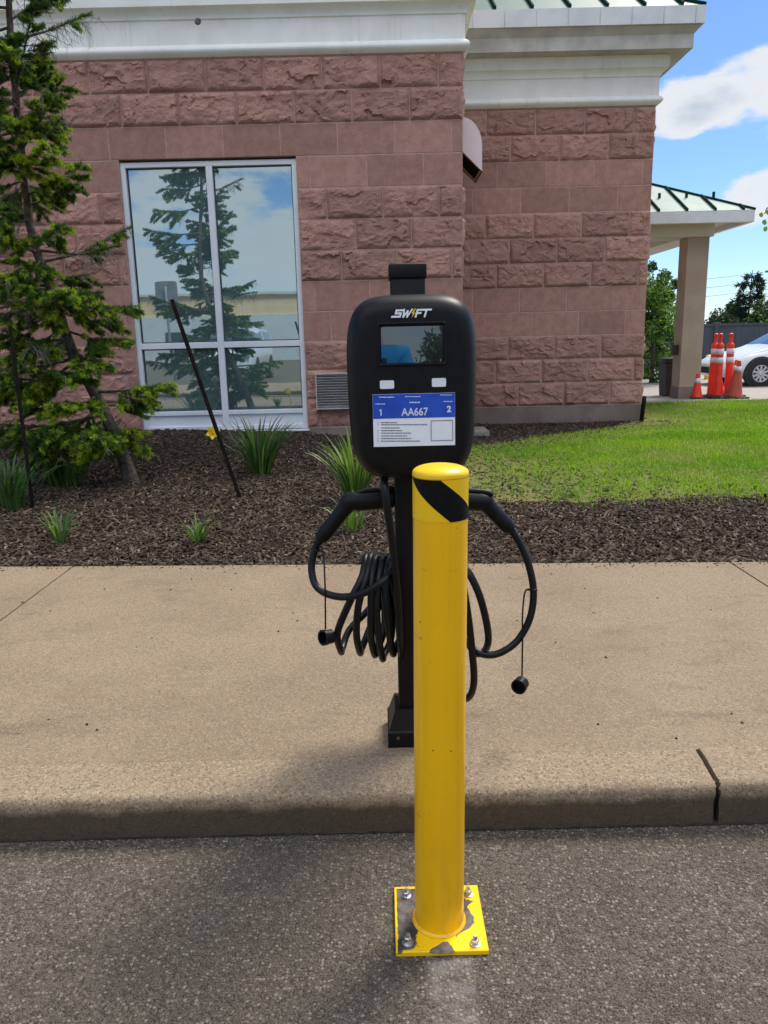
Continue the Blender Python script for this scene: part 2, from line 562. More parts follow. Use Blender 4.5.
MT['stake'] = pbr('dark_brown_steel', (0.008, 0.006, 0.005), (0.018, 0.012, 0.010), 40, 0.75, spec=0.12)
MT['orange'] = pbr('orange_red_plastic', (0.80, 0.034, 0.012), (0.86, 0.05, 0.018), 6, 0.5, c3=(0.6, 0.03, 0.012), s3=8)
MT['oldorange'] = pbr('dull_brick_red_plastic', (0.34, 0.050, 0.026), (0.42, 0.07, 0.035), 6, 0.65)
MT['reflective'] = pbr('silver_reflective_band', (0.62, 0.62, 0.66), (0.72, 0.72, 0.76), 20, 0.45)
MT['rubberbase'] = pbr('black_rubber_base', (0.015, 0.015, 0.015), (0.03, 0.03, 0.03), 10, 0.8)
MT['carwhite'] = pbr('white_car_paint', (0.74, 0.75, 0.77), None, rough=0.3, spec=0.5, coat=0.8)
MT['carglass'] = pbr('tinted_car_glass', (0.03, 0.05, 0.07), None, rough=0.05, spec=1.0, coat=0.6)
MT['tyre'] = pbr('tyre_rubber', (0.012, 0.012, 0.012), (0.02, 0.02, 0.02), 20, 0.8)
MT['rim'] = pbr('alloy_rim', (0.55, 0.56, 0.58), None, rough=0.3, metal=0.7)
MT['lens'] = pbr('headlight_lens', (0.35, 0.33, 0.33), (0.12, 0.10, 0.10), 8, 0.15, spec=0.8)
MT['slate'] = pbr('slate_grey_fence', (0.035, 0.045, 0.060), (0.05, 0.06, 0.075), 2, 0.6)
MT['column'] = pbr('tan_painted_column', (0.40, 0.30, 0.225), (0.46, 0.35, 0.265), 2, 0.8, c3=(0.33, 0.245, 0.185), s3=1.2, spec=0.2)
MT['soffit'] = pbr('cream_soffit', (0.60, 0.57, 0.50), (0.66, 0.63, 0.56), 2, 0.8, spec=0.2)
MT['bin'] = pbr('dark_brown_bin', (0.03, 0.022, 0.018), (0.045, 0.034, 0.028), 5, 0.7)
MT['woodpole'] = pbr('weathered_pole', (0.16, 0.13, 0.10), (0.22, 0.18, 0.14), 20, 0.9)
MT['beige'] = pbr('beige_render', (0.74, 0.53, 0.30), (0.80, 0.60, 0.37), 1, 0.9)
MT['palewall'] = pbr('pale_grey_cladding', (0.55, 0.58, 0.56), (0.6, 0.63, 0.61), 1, 0.8)
MT['signback'] = pbr('grey_sign_back', (0.24, 0.26, 0.27), (0.3, 0.32, 0.33), 5, 0.5, metal=0.4)
MT['paver'] = pbr('grey_splash_block', (0.24, 0.22, 0.19), (0.32, 0.29, 0.26), 12, 0.9, bmp=0.4)


def m_yellow():
    m, g, b, co = mat_new('yellow_gloss_paint')
    col = g.mix(g.step(g.noise(co, 5, 5), 0.3, 0.7), (0.86, 0.455, 0.001), (0.90, 0.50, 0.002))
    run = g.noise(g.vmap(co, (0, 0, 0), (30, 30, 1.2)), 1.0, 5, 0.6)
    col = g.mix(g.math('MULTIPLY', g.step(run, 0.50, 0.72), 0.55), col, (0.74, 0.345, 0.002))
    sz = g.new('ShaderNodeSeparateXYZ', {0: co}).outputs[2]
    grime = g.math('MULTIPLY', g.step(sz, 0.42, 0.02), g.step(g.noise(g.vmap(co, (0, 0, 0), (26, 26, 9)), 1.0, 7, 0.65), 0.42, 0.75))
    col = g.mix(g.math('MULTIPLY', grime, 0.30), col, (0.30, 0.16, 0.02))
    pale = g.noise(g.vmap(co, (5, 2, 0), (38, 38, 1.6)), 1.0, 6, 0.6)
    col = g.mix(g.math('MULTIPLY', g.step(pale, 0.56, 0.74), 0.30), col, (0.93, 0.66, 0.05))  # pale upright streaks: gloss highlights painted into the yellow
    scr = g.noise(g.vmap(co, (1, 1, 4), (14, 14, 55)), 1.0, 3, 0.5, 0.6)
    scr = g.math('MULTIPLY', g.step(scr, 0.68, 0.72), g.step(g.noise(co, 7, 3), 0.50, 0.58))
    col = g.mix(g.math('MULTIPLY', scr, 0.55), col, (0.20, 0.12, 0.03))
    sp = g.vor(co, 42, 'F1', 'Distance')
    sm = g.math('MULTIPLY', g.step(sp, 0.10, 0.055), g.step(g.noise(co, 5, 3), 0.5, 0.6))
    col = g.mix(sm, col, (0.05, 0.035, 0.015))
    g.put(b.inputs['Base Color'], col)
    g.put(b.inputs['Roughness'], g.math('MULTIPLY_ADD', g.noise(g.vmap(co, (0, 0, 0), (20, 20, 2)), 1.0, 4), 0.25, 0.14))
    bump(g, b, g.noise(co, 60, 4), 0.06, 0.004)
    return m


MT['yellow'] = m_yellow()
MT['capyellow'] = pbr('yellow_plastic_cap', (0.90, 0.54, 0.002), (0.92, 0.57, 0.003), 8, 0.32)
MT['tapeblack'] = pbr('black_reflective_tape', (0.003, 0.003, 0.003), (0.005, 0.005, 0.005), 60, 0.6, spec=0.15)


def m_glass_pane():
    m, g, b, co = mat_new('reflective_window_glass')
    out = [n for n in g.t.nodes if n.type == 'OUTPUT_MATERIAL'][0]
    g.put(b.inputs['Base Color'], g.mix(g.step(g.noise(co, 0.9, 2), 0.4, 0.6), (0.060, 0.125, 0.125), (0.085, 0.16, 0.16)))
    b.inputs['Roughness'].default_value = 0.5
    gl = g.new('ShaderNodeBsdfGlossy', {'Color': (0.78, 0.93, 0.98), 'Roughness': 0.012})
    n = g.new('ShaderNodeBump', {'Strength': 0.02, 'Distance': 0.01, 'Height': g.noise(co, 2.3, 2)})
    g.t.links.new(n.outputs[0], gl.inputs['Normal'])
    mx = g.new('ShaderNodeMixShader', {0: 0.46})
    g.t.links.new(b.outputs[0], mx.inputs[1])
    g.t.links.new(gl.outputs[0], mx.inputs[2])
    g.t.links.new(mx.outputs[0], out.inputs[0])
    return m


MT['glass'] = m_glass_pane()


def m_screen():
    m, g, b, co = mat_new('dark_glossy_screen')
    out = [n for n in g.t.nodes if n.type == 'OUTPUT_MATERIAL'][0]
    b.inputs['Base Color'].default_value = (0.004, 0.005, 0.007, 1)
    b.inputs['Roughness'].default_value = 0.1
    gl = g.new('ShaderNodeBsdfGlossy', {'Color': (0.9, 0.95, 1.0), 'Roughness': 0.008})
    mx = g.new('ShaderNodeMixShader', {0: 0.105})
    g.t.links.new(b.outputs[0], mx.inputs[1])
    g.t.links.new(gl.outputs[0], mx.inputs[2])
    g.t.links.new(mx.outputs[0], out.inputs[0])
    return m


MT['screen'] = m_screen()


def m_mulch(name, isl):
    m, g, b, co = mat_new(name)
    if isl:
        r = g.new('ShaderNodeNewGeometry').outputs['Random Per Island']
        cr = g.new('ShaderNodeValToRGB', {0: r})
        e = cr.color_ramp.elements
        e[0].color = (0.030, 0.020, 0.014, 1)
        e[1].color = (0.215, 0.160, 0.117, 1)
        e[1].position = 1.0
        x = e.new(0.45); x.color = (0.070, 0.050, 0.037, 1)
        x = e.new(0.85); x.color = (0.110, 0.080, 0.058, 1)
        g.put(b.inputs['Base Color'], cr.outputs[0])
    else:
        c = g.mix(g.step(g.noise(co, 40, 6, 0.7), 0.35, 0.7), (0.022, 0.015, 0.011), (0.075, 0.052, 0.038))
        g.put(b.inputs['Base Color'], c)
        bump(g, b, g.noise(co, 60, 6, 0.7), 0.9, 0.02)
    b.inputs['Roughness'].default_value = 0.95
    b.inputs['Specular IOR Level'].default_value = 0.15
    return m


MT['mulchbase'] = m_mulch('dark_mulch_bed', False)
MT['mulchchip'] = m_mulch('bark_chip', True)

# ------------------------------------------------------------------ ground, road, kerb, walk
SX0, SX1 = -9.0, 9.0
gp = MB().add([(-400, -400, -0.06), (400, -400, -0.06), (400, 400, -0.06), (-400, 400, -0.06)], [(0, 1, 2, 3)]).build('ground', MT['soil'])
tag(gp, kind='structure')
rd = MB().add([(-60, -60, 0), (60, -60, 0), (60, 1.86, 0), (-60, 1.86, 0)], [(0, 1, 2, 3)]).build('parking_lot', MT['asphalt'])
tag(rd, kind='structure')

KF, KB, KT = 1.82, 2.0, 0.12


def kerb(name, x0, x1, end0=None, end1=None, lift=0.0):
    """Rounded kerb with slightly uneven face; end0/end1 shift X per profile point (a broken end)."""
    prof = [(KF + 0.006, -0.03), (KF + 0.004, 0.02), (KF + 0.0, 0.065)]
    for k in range(7):
        a = pi / 2 * k / 6
        prof.append((KF + 0.024 - 0.024 * cos(a), KT - 0.024 + 0.024 * sin(a)))
    prof += [(KF + 0.08, KT + 0.001), (KF + 0.12, KT + 0.001), (KB, KT)]
    step = 0.02 if x1 - x0 < 4 else 0.025
    n = max(2, int((x1 - x0) / step))
    vs, fs = [], []
    for i in range(n + 1):
        for j, (y, z) in enumerate(prof):
            x = x0 + (x1 - x0) * i / n
            if end0 and i == 0: x += end0(j / (len(prof) - 1))
            if end1 and i == n: x += end1(j / (len(prof) - 1))
            k = mn.noise(V((x * 9, y * 9, z * 9))) * 0.004 + mn.noise(V((x * 34, y * 40, z * 40))) * 0.0034 + max(0.0, mn.noise(V((x * 14, 2.5, z * 12))) - 0.35) * 0.022 * (1 if 4 <= j <= 8 else 0.15)
            f = 1.0 if 2 <= j <= 11 else 0.2
            vs.append((x, y - k * f, z + k * 0.6 * f + (lift if j > 0 else 0)))
    L = len(prof)
    for i in range(n):
        for j in range(L - 1):
            fs.append((i * L + j, (i + 1) * L + j, (i + 1) * L + j + 1, i * L + j + 1))
    # end faces
    for i in (0, n):
        base = [i * L + j for j in range(L)]
        vs.append((vs[base[-1]][0], KB, -0.03))
        fs.append(tuple(base + [len(vs) - 1]))
    mb = MB().add(vs, fs, 0, True)
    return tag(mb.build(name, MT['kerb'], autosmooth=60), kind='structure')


jag = [0.0, 0.002, -0.003, 0.002, -0.005, -0.002, 0.003, -0.001, 0.004, 0.001, 0.006, 0.010, 0.015]


def jagf(o):
    return lambda t: jag[min(12, int(round(t * 12)))] + o * (0.9 - 0.3 * t)


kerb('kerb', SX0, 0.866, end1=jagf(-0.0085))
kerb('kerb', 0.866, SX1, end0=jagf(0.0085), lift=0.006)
# dark grit line in the gutter joint
MB().add([(SX0, KF - 0.003, 0.004), (SX1, KF - 0.003, 0.004), (SX1, KF + 0.02, 0.004), (SX0, KF + 0.02, 0.004)], [(0, 1, 2, 3)]).build('gutter_joint', pbr('dark_gutter_grit', (0.02, 0.018, 0.015), (0.05, 0.043, 0.035), 30, 0.95))['kind'] = 'structure'
MB().box((0.76, KF + 0.03, -0.03), (0.99, KB - 0.01, 0.06)).build('kerb_bed', MT['dark'])['kind'] = 'structure'

JX = [SX0, -5.2, -1.70, 1.785, 5.3, SX1]
for i in range(len(JX) - 1):
    mb = MB()
    a, b_ = JX[i] + 0.005, JX[i + 1] - 0.005
    mb.prism([(a, KB + 0.003), (b_, KB + 0.003), (b_, walk_back(b_)), (a, walk_back(a))], (0, 0, -0.02), (1, 0, 0), (0, 1, 0), (0, 0, 1), KT + 0.018)
    tag(mb.build('sidewalk', MT['walk']), kind='structure')
MB().prism([(SX0, KB + .01), (SX1, KB + .01), (SX1, walk_back(SX1) - .01), (SX0, walk_back(SX0) - .01)], (0, 0, -0.03), (1, 0, 0), (0, 1, 0), (0, 0, 1), KT + 0.01).build('sidewalk_bed', MT['dark'])['kind'] = 'structure'

# planted bed (mulch) and lawn share one height function; the lawn is a sheet 4 mm above
def lawn_edge_left(y):
    return 0.55 + 0.12 * sin(y * 2.1) if y < 8.0 else min(3.85, 0.55 + (y - 8.0) * 1.0)


def in_lawn(x, y):
    if x < lawn_edge_left(y) + 0.10 * mn.noise(V((x * 3, y * 3, 0))): return False
    fr = 5.42 + 0.10 * mn.noise(V((x * 1.7, 0.5, 2))) + 0.06 * mn.noise(V((x * 6, 0.5, 7)))
    return y > fr and y < 13.3


def sheet(name, x0, x1, y0, y1, st, mat, dz=0.0, test=None):
    nx, ny = int((x1 - x0) / st), int((y1 - y0) / st)
    vs = [(x0 + (x1 - x0) * i / nx, y0 + (y1 - y0) * j / ny) for j in range(ny + 1) for i in range(nx + 1)]
    vs = [(x, y, ground_z(x, y) + dz) for x, y in vs]
    fs = []
    for j in range(ny):
        for i in range(nx):
            if test and not test(x0 + (x1 - x0) * (i + .5) / nx, y0 + (y1 - y0) * (j + .5) / ny): continue
            a = j * (nx + 1) + i
            fs.append((a, a + 1, a + nx + 2, a + nx + 1))
    return MB().add(vs, fs, 0, True).build(name, mat)


tag(sheet('planting_bed', -9, 9, 3.3, 13.35, 0.15, MT['mulchbase']), kind='structure')
tag(sheet('lawn', 0, 9, 5.2, 13.33, 0.06, MT['soil'], 0.006, in_lawn), kind='structure')
MB().box((-9, 13.33, -0.05), (30, 60, 0.02)).build('pavement', MT['apron'])['kind'] = 'structure'
MB().box((2.0, 13.35, -0.04), (12.0, 14.9, 0.10), bev=0.01, seg=1, smooth=False).build('pavement_slab', MT['apron'])['kind'] = 'structure'

# mulch chips: nobody could count them
YL_ = 9.1


def chips(n):
    P = []
    while len(P) < n:
        m_ = n
        x = RNG.uniform(-6.5, 6.0, m_)
        y = 3.65 + (RNG.uniform(0, 1, m_) ** 1.5) * 7.5
        for a, b_ in zip(x, y):
            if abs(a) > 0.72 * b_ + 0.8: continue
            if (b_ > YL_ - .03 and a < 0.97) or b_ > 11.17: continue
            if b_ < walk_back(a) + .012 or (in_lawn(a, b_) and random.random() < 0.78 + 0.22 * min(1, max(0, (a - lawn_edge_left(b_)) * .55)) * min(1, max(0.0, (b_ - 5.3) / 1.3))): continue
            P.append((a, b_, ground_z(a, b_)))
            if len(P) >= n: break
    return np.array(P)


P = chips(100000)
n = len(P)
L_ = RNG.gamma(2.4, 0.0050, n)[:, None] + 0.006
W_ = RNG.uniform(0.003, 0.0085, n)[:, None]
T_ = RNG.uniform(0.0015, 0.004, n)[:, None]
yaw = RNG.uniform(0, 2 * pi, n)
tilt = RNG.normal(0, 0.33, n)
ux = np.stack([np.cos(yaw) * np.cos(tilt), np.sin(yaw) * np.cos(tilt), np.sin(tilt)], 1)
vx = np.stack([-np.sin(yaw), np.cos(yaw), RNG.normal(0, 0.3, n)], 1)
wx = np.cross(ux, vx)
C0 = P + np.array([0, 0, 1]) * (RNG.uniform(0.0, 0.016, n)[:, None])
q = []
for sx, sy, sz in ((-1, -1, -1), (1, -.6, -1), (1, .6, -1), (-1, 1, -1), (-1, -1, 1), (1, -.6, 1), (1, .6, 1), (-1, 1, 1)):
    q.append(C0 + ux * L_ * sx + vx * W_ * sy + wx * T_ * sz)
VV = np.stack(q, 1).reshape(-1, 3)
fi = np.array([(0, 3, 2, 1), (4, 5, 6, 7), (0, 1, 5, 4), (1, 2, 6, 5), (2, 3, 7, 6), (3, 0, 4, 7)])
FF = (np.arange(n)[:, None, None] * 8 + fi[None]).reshape(-1, 4)
mo = np_mesh('wood_mulch', VV, FF, MT['mulchchip'])
tag(mo, 'loose dark brown bark chips covering the planting bed', 'mulch', kind='stuff')

# loose grit: gravel along the gutter, a little round the plate and bark crumbs on the walk
def grit(name, n, place, size, mat, label, cat):
    vs, fs = [], []
    for i in range(n):
        x, y, z = place()
        r = size * random.uniform(.4, 1.3)
        k = len(vs)
        c, s_ = cos(i * 1.7), sin(i * 1.7)
        for dx, dy, dz in ((1, 0, 0), (0, .8, 0), (-.9, .1, 0), (.1, -.75, 0), (.1, .05, .75)):
            j = random.uniform(.7, 1.2)
            vs.append((x + (dx * c - dy * s_) * r * j, y + (dx * s_ + dy * c) * r * j, z + dz * r * j))
        fs += [(k, k + 1, k + 4), (k + 1, k + 2, k + 4), (k + 2, k + 3, k + 4), (k + 3, k, k + 4)]
    ob = MB().add(vs, fs).build(name, mat)
    return tag(ob, label, cat, kind='stuff')


def place_gutter():
    t = random.random()
    if t < .62: return random.uniform(-1.7, 1.7), KF - 0.004 - abs(random.gauss(0, .025)), 0.0005
    if t < .72: return random.uniform(-.05, .26), random.uniform(1.36, 1.64), 0.0005
    return random.uniform(-1.5, 1.5), random.uniform(1.05, 1.8), 0.0005


def place_walk():
    x = random.uniform(-2.6, 2.6)
    if random.random() < .75: return x, walk_back(x) - abs(random.gauss(0, .05)), KT - .001
    return x, random.uniform(2.05, 3.9), KT - .001


grit('gravel', 900, place_gutter, .0042, pbr('mixed_grit', (0.05, 0.042, 0.034), (0.30, 0.25, 0.20), 60, .95, island=.8), 'loose grit and small stones along the kerb on the asphalt', 'gravel')
grit('debris', 520, place_walk, .0065, MT['mulchchip'], 'bark crumbs spilled over the back edge of the sidewalk', 'debris')


# lawn grass
def grass_pts(n):
    out = []
    while len(out) < n:
        x = RNG.uniform(0.3, 8.0, n)
        y = 5.2 + RNG.uniform(0, 1, n) ** 1.25 * 8.1
        for a, b_ in zip(x, y):
            if a > 0.55 * b_ + 0.9: continue
            if a < 3.8 and b_ > 11.15: continue
            ins = in_lawn(a, b_)
            if not ins and not (in_lawn(a + .12, b_ + 0.3) and random.random() < 0.22): continue
            d = min(1.0, 0.16 + (a - lawn_edge_left(b_)) * 0.42)
            d *= 0.35 + 0.65 * min(1.0, max(0.0, (b_ - 5.3) / 1.6))
            if random.random() > max(0.08, d): continue
            out.append((a, b_, ground_z(a, b_), d))
            if len(out) >= n: break
    return np.array(out)


G = grass_pts(95000)
n = len(G)
h = RNG.gamma(6, 0.0055, n) * (0.75 + 0.35 * G[:, 3]) + 0.008
yaw = RNG.uniform(0, 2 * pi, n)
lean = np.abs(RNG.normal(0, 0.55, n))
dx, dy = np.cos(yaw), np.sin(yaw)
wd = RNG.uniform(0.0016, 0.0036, n) * (1 + G[:, 1] * 0.05)
b0 = G[:, :3]
sx, sy = -dy * wd, dx * wd
z0 = np.zeros(n)
A = b0 + np.stack([sx, sy, z0], 1)
B = b0 - np.stack([sx, sy, z0], 1)
mid = b0 + np.stack([dx * h * lean * .3, dy * h * lean * .3, h * .6], 1)
C1 = mid - np.stack([sx, sy, z0], 1) * .7
D1 = mid + np.stack([sx, sy, z0], 1) * .7
E1 = b0 + np.stack([dx * h * lean, dy * h * lean, h * (1 - .25 * np.minimum(lean, 1.5))], 1)
VV = np.stack([A, B, C1, D1, E1], 1).reshape(-1, 3)
k = np.arange(n)[:, None] * 5
FF = np.concatenate([k + np.array([[0, 1, 2]]), k + np.array([[0, 2, 3]]), k + np.array([[3, 2, 4]])])
go = np_mesh('grass', VV, FF, MT['grass'])
tag(go, 'mown green lawn grass thinning towards the mulch', 'grass', kind='stuff')

# ------------------------------------------------------------------ the stone building
K = 9.1 / 7.8          # the wall stands 9.1 m away: its window mirrors the spruce at the right place
kz = lambda z: CAMH + (z - CAMH) * K
YL, YR = 9.1, 11.2
XC, XR = 0.957, 3.757
ZP = kz(0.43)           # plinth top on the left block
bld = thing('stone_building', (0, YL, 0.1), 'pink split stone building with white cornices and a tall window', 'building')
ROUGH = [1, 1, 1, 0, 0, 1, 1, 1, 0, 0, 1, 1]      # from the bottom course up


def facet(p, seed):
    """Broken stone relief: tilted flat chips."""
    pts = mn.voronoi(p * V((1.0, 1.0, 1.35)) if False else p, distance_metric='DISTANCE')[1]
    c = pts[0]
    a = mn.noise(c * 7.3 + V((seed, 1, 2)))
    b1 = mn.noise(c * 5.1 + V((3, seed, 9)))
    c1 = mn.noise(c * 6.7 + V((8, 4, seed)))
    d = p - c
    return a * 0.6 + d.x * b1 * 1.6 + d.y * b1 + d.z * c1 * 1.8


def stone_wall(mb, mm, O, U, Nn, length, z0, course, pattern, blk, hole=None, gx=44, gz=22, seed=0.0, cut_start=0.0):
    """Blocks over O + u*U, z; Nn points out of the wall."""
    O, U, Nn = V(O), V(U), V(Nn)
    gap = 0.0062
    for r, rough in enumerate(pattern):
        za, zb = z0 + r * course, z0 + (r + 1) * course
        u = -blk * (0.5 if r % 2 else 0.0) - (blk * 0.23 if (r // 2) % 2 else 0)
        while u < length:
            ua, ub = max(u, cut_start), min(u + blk, length)
            u += blk
            if ub - ua < 0.03: continue
            segs = [(ua, ub)]
            if hole and za < hole[3] - 0.01 and zb > hole[2] + 0.01:
                segs = []
                if ua < hole[0] - 0.02: segs.append((ua, min(ub, hole[0])))
                if ub > hole[1] + 0.02: segs.append((max(ua, hole[1]), ub))
            for (sa, sb) in segs:
                if sb - sa < 0.02: continue
                A_, B_ = sa + gap, sb - gap
                Za, Zb = za + gap, zb - gap
                nx = max(3, int(gx * (B_ - A_) / blk)) if rough else 3
                nz = gz if rough else 3
                vs, fs = [], []
                for j in range(nz + 1):
                    for i in range(nx + 1):
                        tu, tz = i / nx, j / nz
                        if not rough:
                            tu = (0, 0.012, 0.988, 1)[i]
                            tz = (0, 0.02, 0.98, 1)[j]
                        uu, zz = A_ + (B_ - A_) * tu, Za + (Zb - Za) * tz
                        e = min((uu - A_), (B_ - uu), (zz - Za), (Zb - zz))
                        if rough:
                            em = min(1.0, e / 0.045)
                            em = em * (2 - em)
                            p = V((uu * 5.2 + seed, r * 7.1 + seed, zz * 7.5))
                            wv = V((mn.noise(p * 1.7), 0.0, mn.noise(p * 1.9 + V((5, 5, 5))))) * 0.45
                            f = facet(p * 0.62 + wv, seed) * 0.8 + facet(p * 1.5 + wv, seed + 3) * 0.3
                            fb = mn.noise(p * 0.55) * 0.7 + mn.noise(p * 2.3) * 0.26 + mn.noise(p * 5.0) * 0.16 + mn.noise(p * 11.0) * 0.10
                            d = em * (0.026 + 0.036 * f + 0.026 * fb)
                            d = min(max(d, -0.001), 0.058)
                        else:
                            d = 0.0 if e > 1e-6 else -0.0015
                        q_ = O + U * uu + Nn * d
                        vs.append((q_.x, q_.y, zz))
                for j in range(nz):
                    for i in range(nx):
                        a = j * (nx + 1) + i
                        fs.append((a, a + 1, a + nx + 2, a + nx + 1))
                # sides back to the joint
                ring = [i for i in range(nx + 1)] + [(j) * (nx + 1) + nx for j in range(1, nz + 1)] + [nz * (nx + 1) + i for i in range(nx - 1, -1, -1)] + [j * (nx + 1) for j in range(nz - 1, 0, -1)]
                k0 = len(vs)
                for i in ring:
                    q_ = V(vs[i]) - Nn * 0.005
                    vs.append(tuple(q_))
                m_ = len(ring)
                for i in range(m_):
                    fs.append((ring[i], k0 + i, k0 + (i + 1) % m_, ring[(i + 1) % m_]))
                mb.add(vs, fs, 0, False)


WX0, WX1, WZ0, WZ1 = -2.823, -0.875, kz(0.42), kz(2.965)
WH = kz(2.985)
HOLE = (WX0 + 7.6, WX1 + 7.6, WZ0, WH)
CL = (kz(3.83) - ZP) / 12
mb = MB()
stone_wall(mb, None, (-7.6, YL, 0), (1, 0, 0), (0, -1, 0), XC + 7.6, ZP, CL, ROUGH, 0.625, HOLE, seed=1.7, cut_start=0.0)
stone_wall(mb, None, (XC, YL, 0), (0, 1, 0), (1, 0, 0), YR - YL, ZP, CL, ROUGH, 0.625, None, gx=14, gz=8, seed=9.0)
mb.build('wall', MT['stone'], bld)
mb = MB()
stone_wall(mb, None, (-7.6, YL + 0.12, 0), (1, 0, 0), (0, -1, 0), XC + 7.45, kz(4.42), CL, [0, 0, 0, 0, 0], 0.70, None, seed=4.0, cut_start=0.0)
mb.build('parapet', MT['stone'], bld)
# joints: solid backing just behind the block faces
mb = MB()
b0_ = YL + 0.004
mb.box((-7.6, b0_, -.2), (WX0, 11.1, kz(4.40)))
mb.box((WX1, b0_, -.2), (XC - 0.004, 11.1, kz(4.40)))
mb.box((WX0 + .001, b0_, WH + .002), (WX1 - .001, 11.1, kz(4.395)))
mb.box((WX0 + .001, b0_, -.2), (WX1 - .001, 11.1, kz(0.40)))
mb.box((WX0 + .001, YL + 0.35, kz(0.41)), (WX1 - .001, 11.1, kz(2.975)))
mb.box((-7.6, YL + 0.123, kz(4.41)), (XC - 0.16, 11.1, kz(4.42) + 5 * CL))
mb.build('wall_joints', MT['mortar'], bld)
mb = MB()
mb.box((-7.6, YL - 0.02, -0.25), (XC + 0.02, YL + 0.003, ZP - 0.004), bev=0.006, seg=1, smooth=False)
mb.box((XC - 0.003, YL + 0.0045, -0.25), (XC + 0.021, YR, ZP - 0.006))
mb.build('plinth', MT['plinth'], bld)


def cornice(mb, prof, path, mi=0):
    """prof (out, z) swept around a path of (x, y, outward nx, ny) corners."""
    n = len(prof)
    vs, fs = [], []
    for (x, y, nx, ny) in path:
        for o_, z in prof:
            vs.append((x + nx * o_, y + ny * o_, z))
    for i in range(len(path) - 1):
        for j in range(n - 1):
            fs.append((i * n + j, (i + 1) * n + j, (i + 1) * n + j + 1, i * n + j + 1))
    for i in (0, len(path) - 1):
        fs.append(tuple(range(i * n, i * n + n)))
    mb.add(vs, fs, mi)


def bead(z0, z1, base, out, n=8):
    return [(base + (out - base) * sin(pi * k / n), z0 + (z1 - z0) * k / n) for k in range(n + 1)]


pl = [(-7.6, YL, 0, -1), (XC, YL, 1, -1), (XC, YR, 1, 0)]
prof = [(o_ * K, kz(z_)) for o_, z_ in [(-0.02, 3.832)] + bead(3.835, 3.935, 0.02, 0.062) + [(0.02, 3.94), (0.02, 4.14), (0.035, 4.142)] + [(0.035 + 0.05 * (1 - cos(pi / 2 * k / 5)), 4.145 + 0.07 * sin(pi / 2 * k / 5)) for k in range(6)] + [(0.112, 4.222), (0.112, 4.425), (-0.2, 4.43)]]
mb = MB()
cornice(mb, prof, pl)
mb.build('cornice', MT['white'], bld)
dp = at(198, 22, Y=YL - 0.13)
mb = MB()
mb.lathe([(0.0, 0), (0.028, 0), (0.034, 0.012), (0.02, 0.016), (0.0, 0.012)], n=16, M4=Matrix.Translation((dp.x, YL - 0.1305, dp.z)) @ Matrix.Rotation(radians(90), 4, 'X'))
mb.build('drain_outlet', MT['bare'], bld)

# right block
RB = kz(0.43)
CR = (kz(3.815) - RB) / 12
mb = MB()
stone_wall(mb, None, (XC - 0.3, YR, 0), (1, 0, 0), (0, -1, 0), XR - XC + 0.3, RB, CR, ROUGH, 0.66, None, seed=23.0, cut_start=0.31)
stone_wall(mb, None, (XR, YR, 0), (0, 1, 0), (1, 0, 0), 3.0, RB, CR, ROUGH, 0.66, None, gx=14, gz=8, seed=31.0)
mb.build('wall', MT['stone'], bld)
mb = MB()
mb.box((XC - 0.005, YR + 0.004, -.2), (XR - 0.004, 14.2, kz(4.4)))
mb.build('wall_joints', MT['mortar'], bld)
mb = MB()
mb.box((XC + 0.022, YR - 0.02, -0.25), (XR + 0.02, YR + 0.003, RB - 0.004), bev=0.006, seg=1, smooth=False)
mb.box((XR - 0.003, YR + 0.0045, -0.25), (XR + 0.021, 14.2, RB - 0.006))
mb.build('plinth', MT['plinth'], bld)
pr_ = [(XC - 0.2, YR, 0, -1), (XR, YR, 1, -1), (XR, 14.2, 1, 0)]
prof = [(o_ * K, kz(z_)) for o_, z_ in [(-0.02, 3.817)] + bead(3.82, 3.92, 0.02, 0.062) + [(0.02, 3.925), (0.02, 4.115), (0.035, 4.117)] + [(0.035 + 0.06 * (1 - cos(pi / 2 * k / 5)), 4.12 + 0.07 * sin(pi / 2 * k / 5)) for k in range(6)] + [(0.10, 4.19), (0.10, 4.385), (0.0, 4.39)]]
mb = MB()
cornice(mb, prof, pr_)
mb.build('cornice', MT['white'], bld)
ef = at(660, 48.5, Y=YR - 0.33)
eg = at(660, 24, Y=YR - 0.42)
et = at(660, 6, Y=YR - 0.42)
ZS, ZG, ZT = ef.z, eg.z, et.z
mb = MB()
cornice(mb, [(-0.1, ZS), (0.33, ZS), (0.33, ZG - 0.09), (0.39, ZG - 0.01), (0.39, ZG), (-0.1, ZG)], pr_)
mb.build('fascia', MT['greyfascia'], bld)
mb = MB()
cornice(mb, [(0.05, ZG + 0.002), (0.425, ZG + 0.002), (0.43, ZT), (0.05, ZT)], pr_)
gt = mb.build('gutter', MT['gutter'], bld)
mb = MB()
x = XC - 0.1
while x < XR + 0.3:
    mb.box((x, YR - 0.433, ZG + 0.004), (x + 0.004, YR - 0.424, ZT - 0.002))
    x += 0.40
mb.build('gutter_joints', MT['greyfascia'], gt)


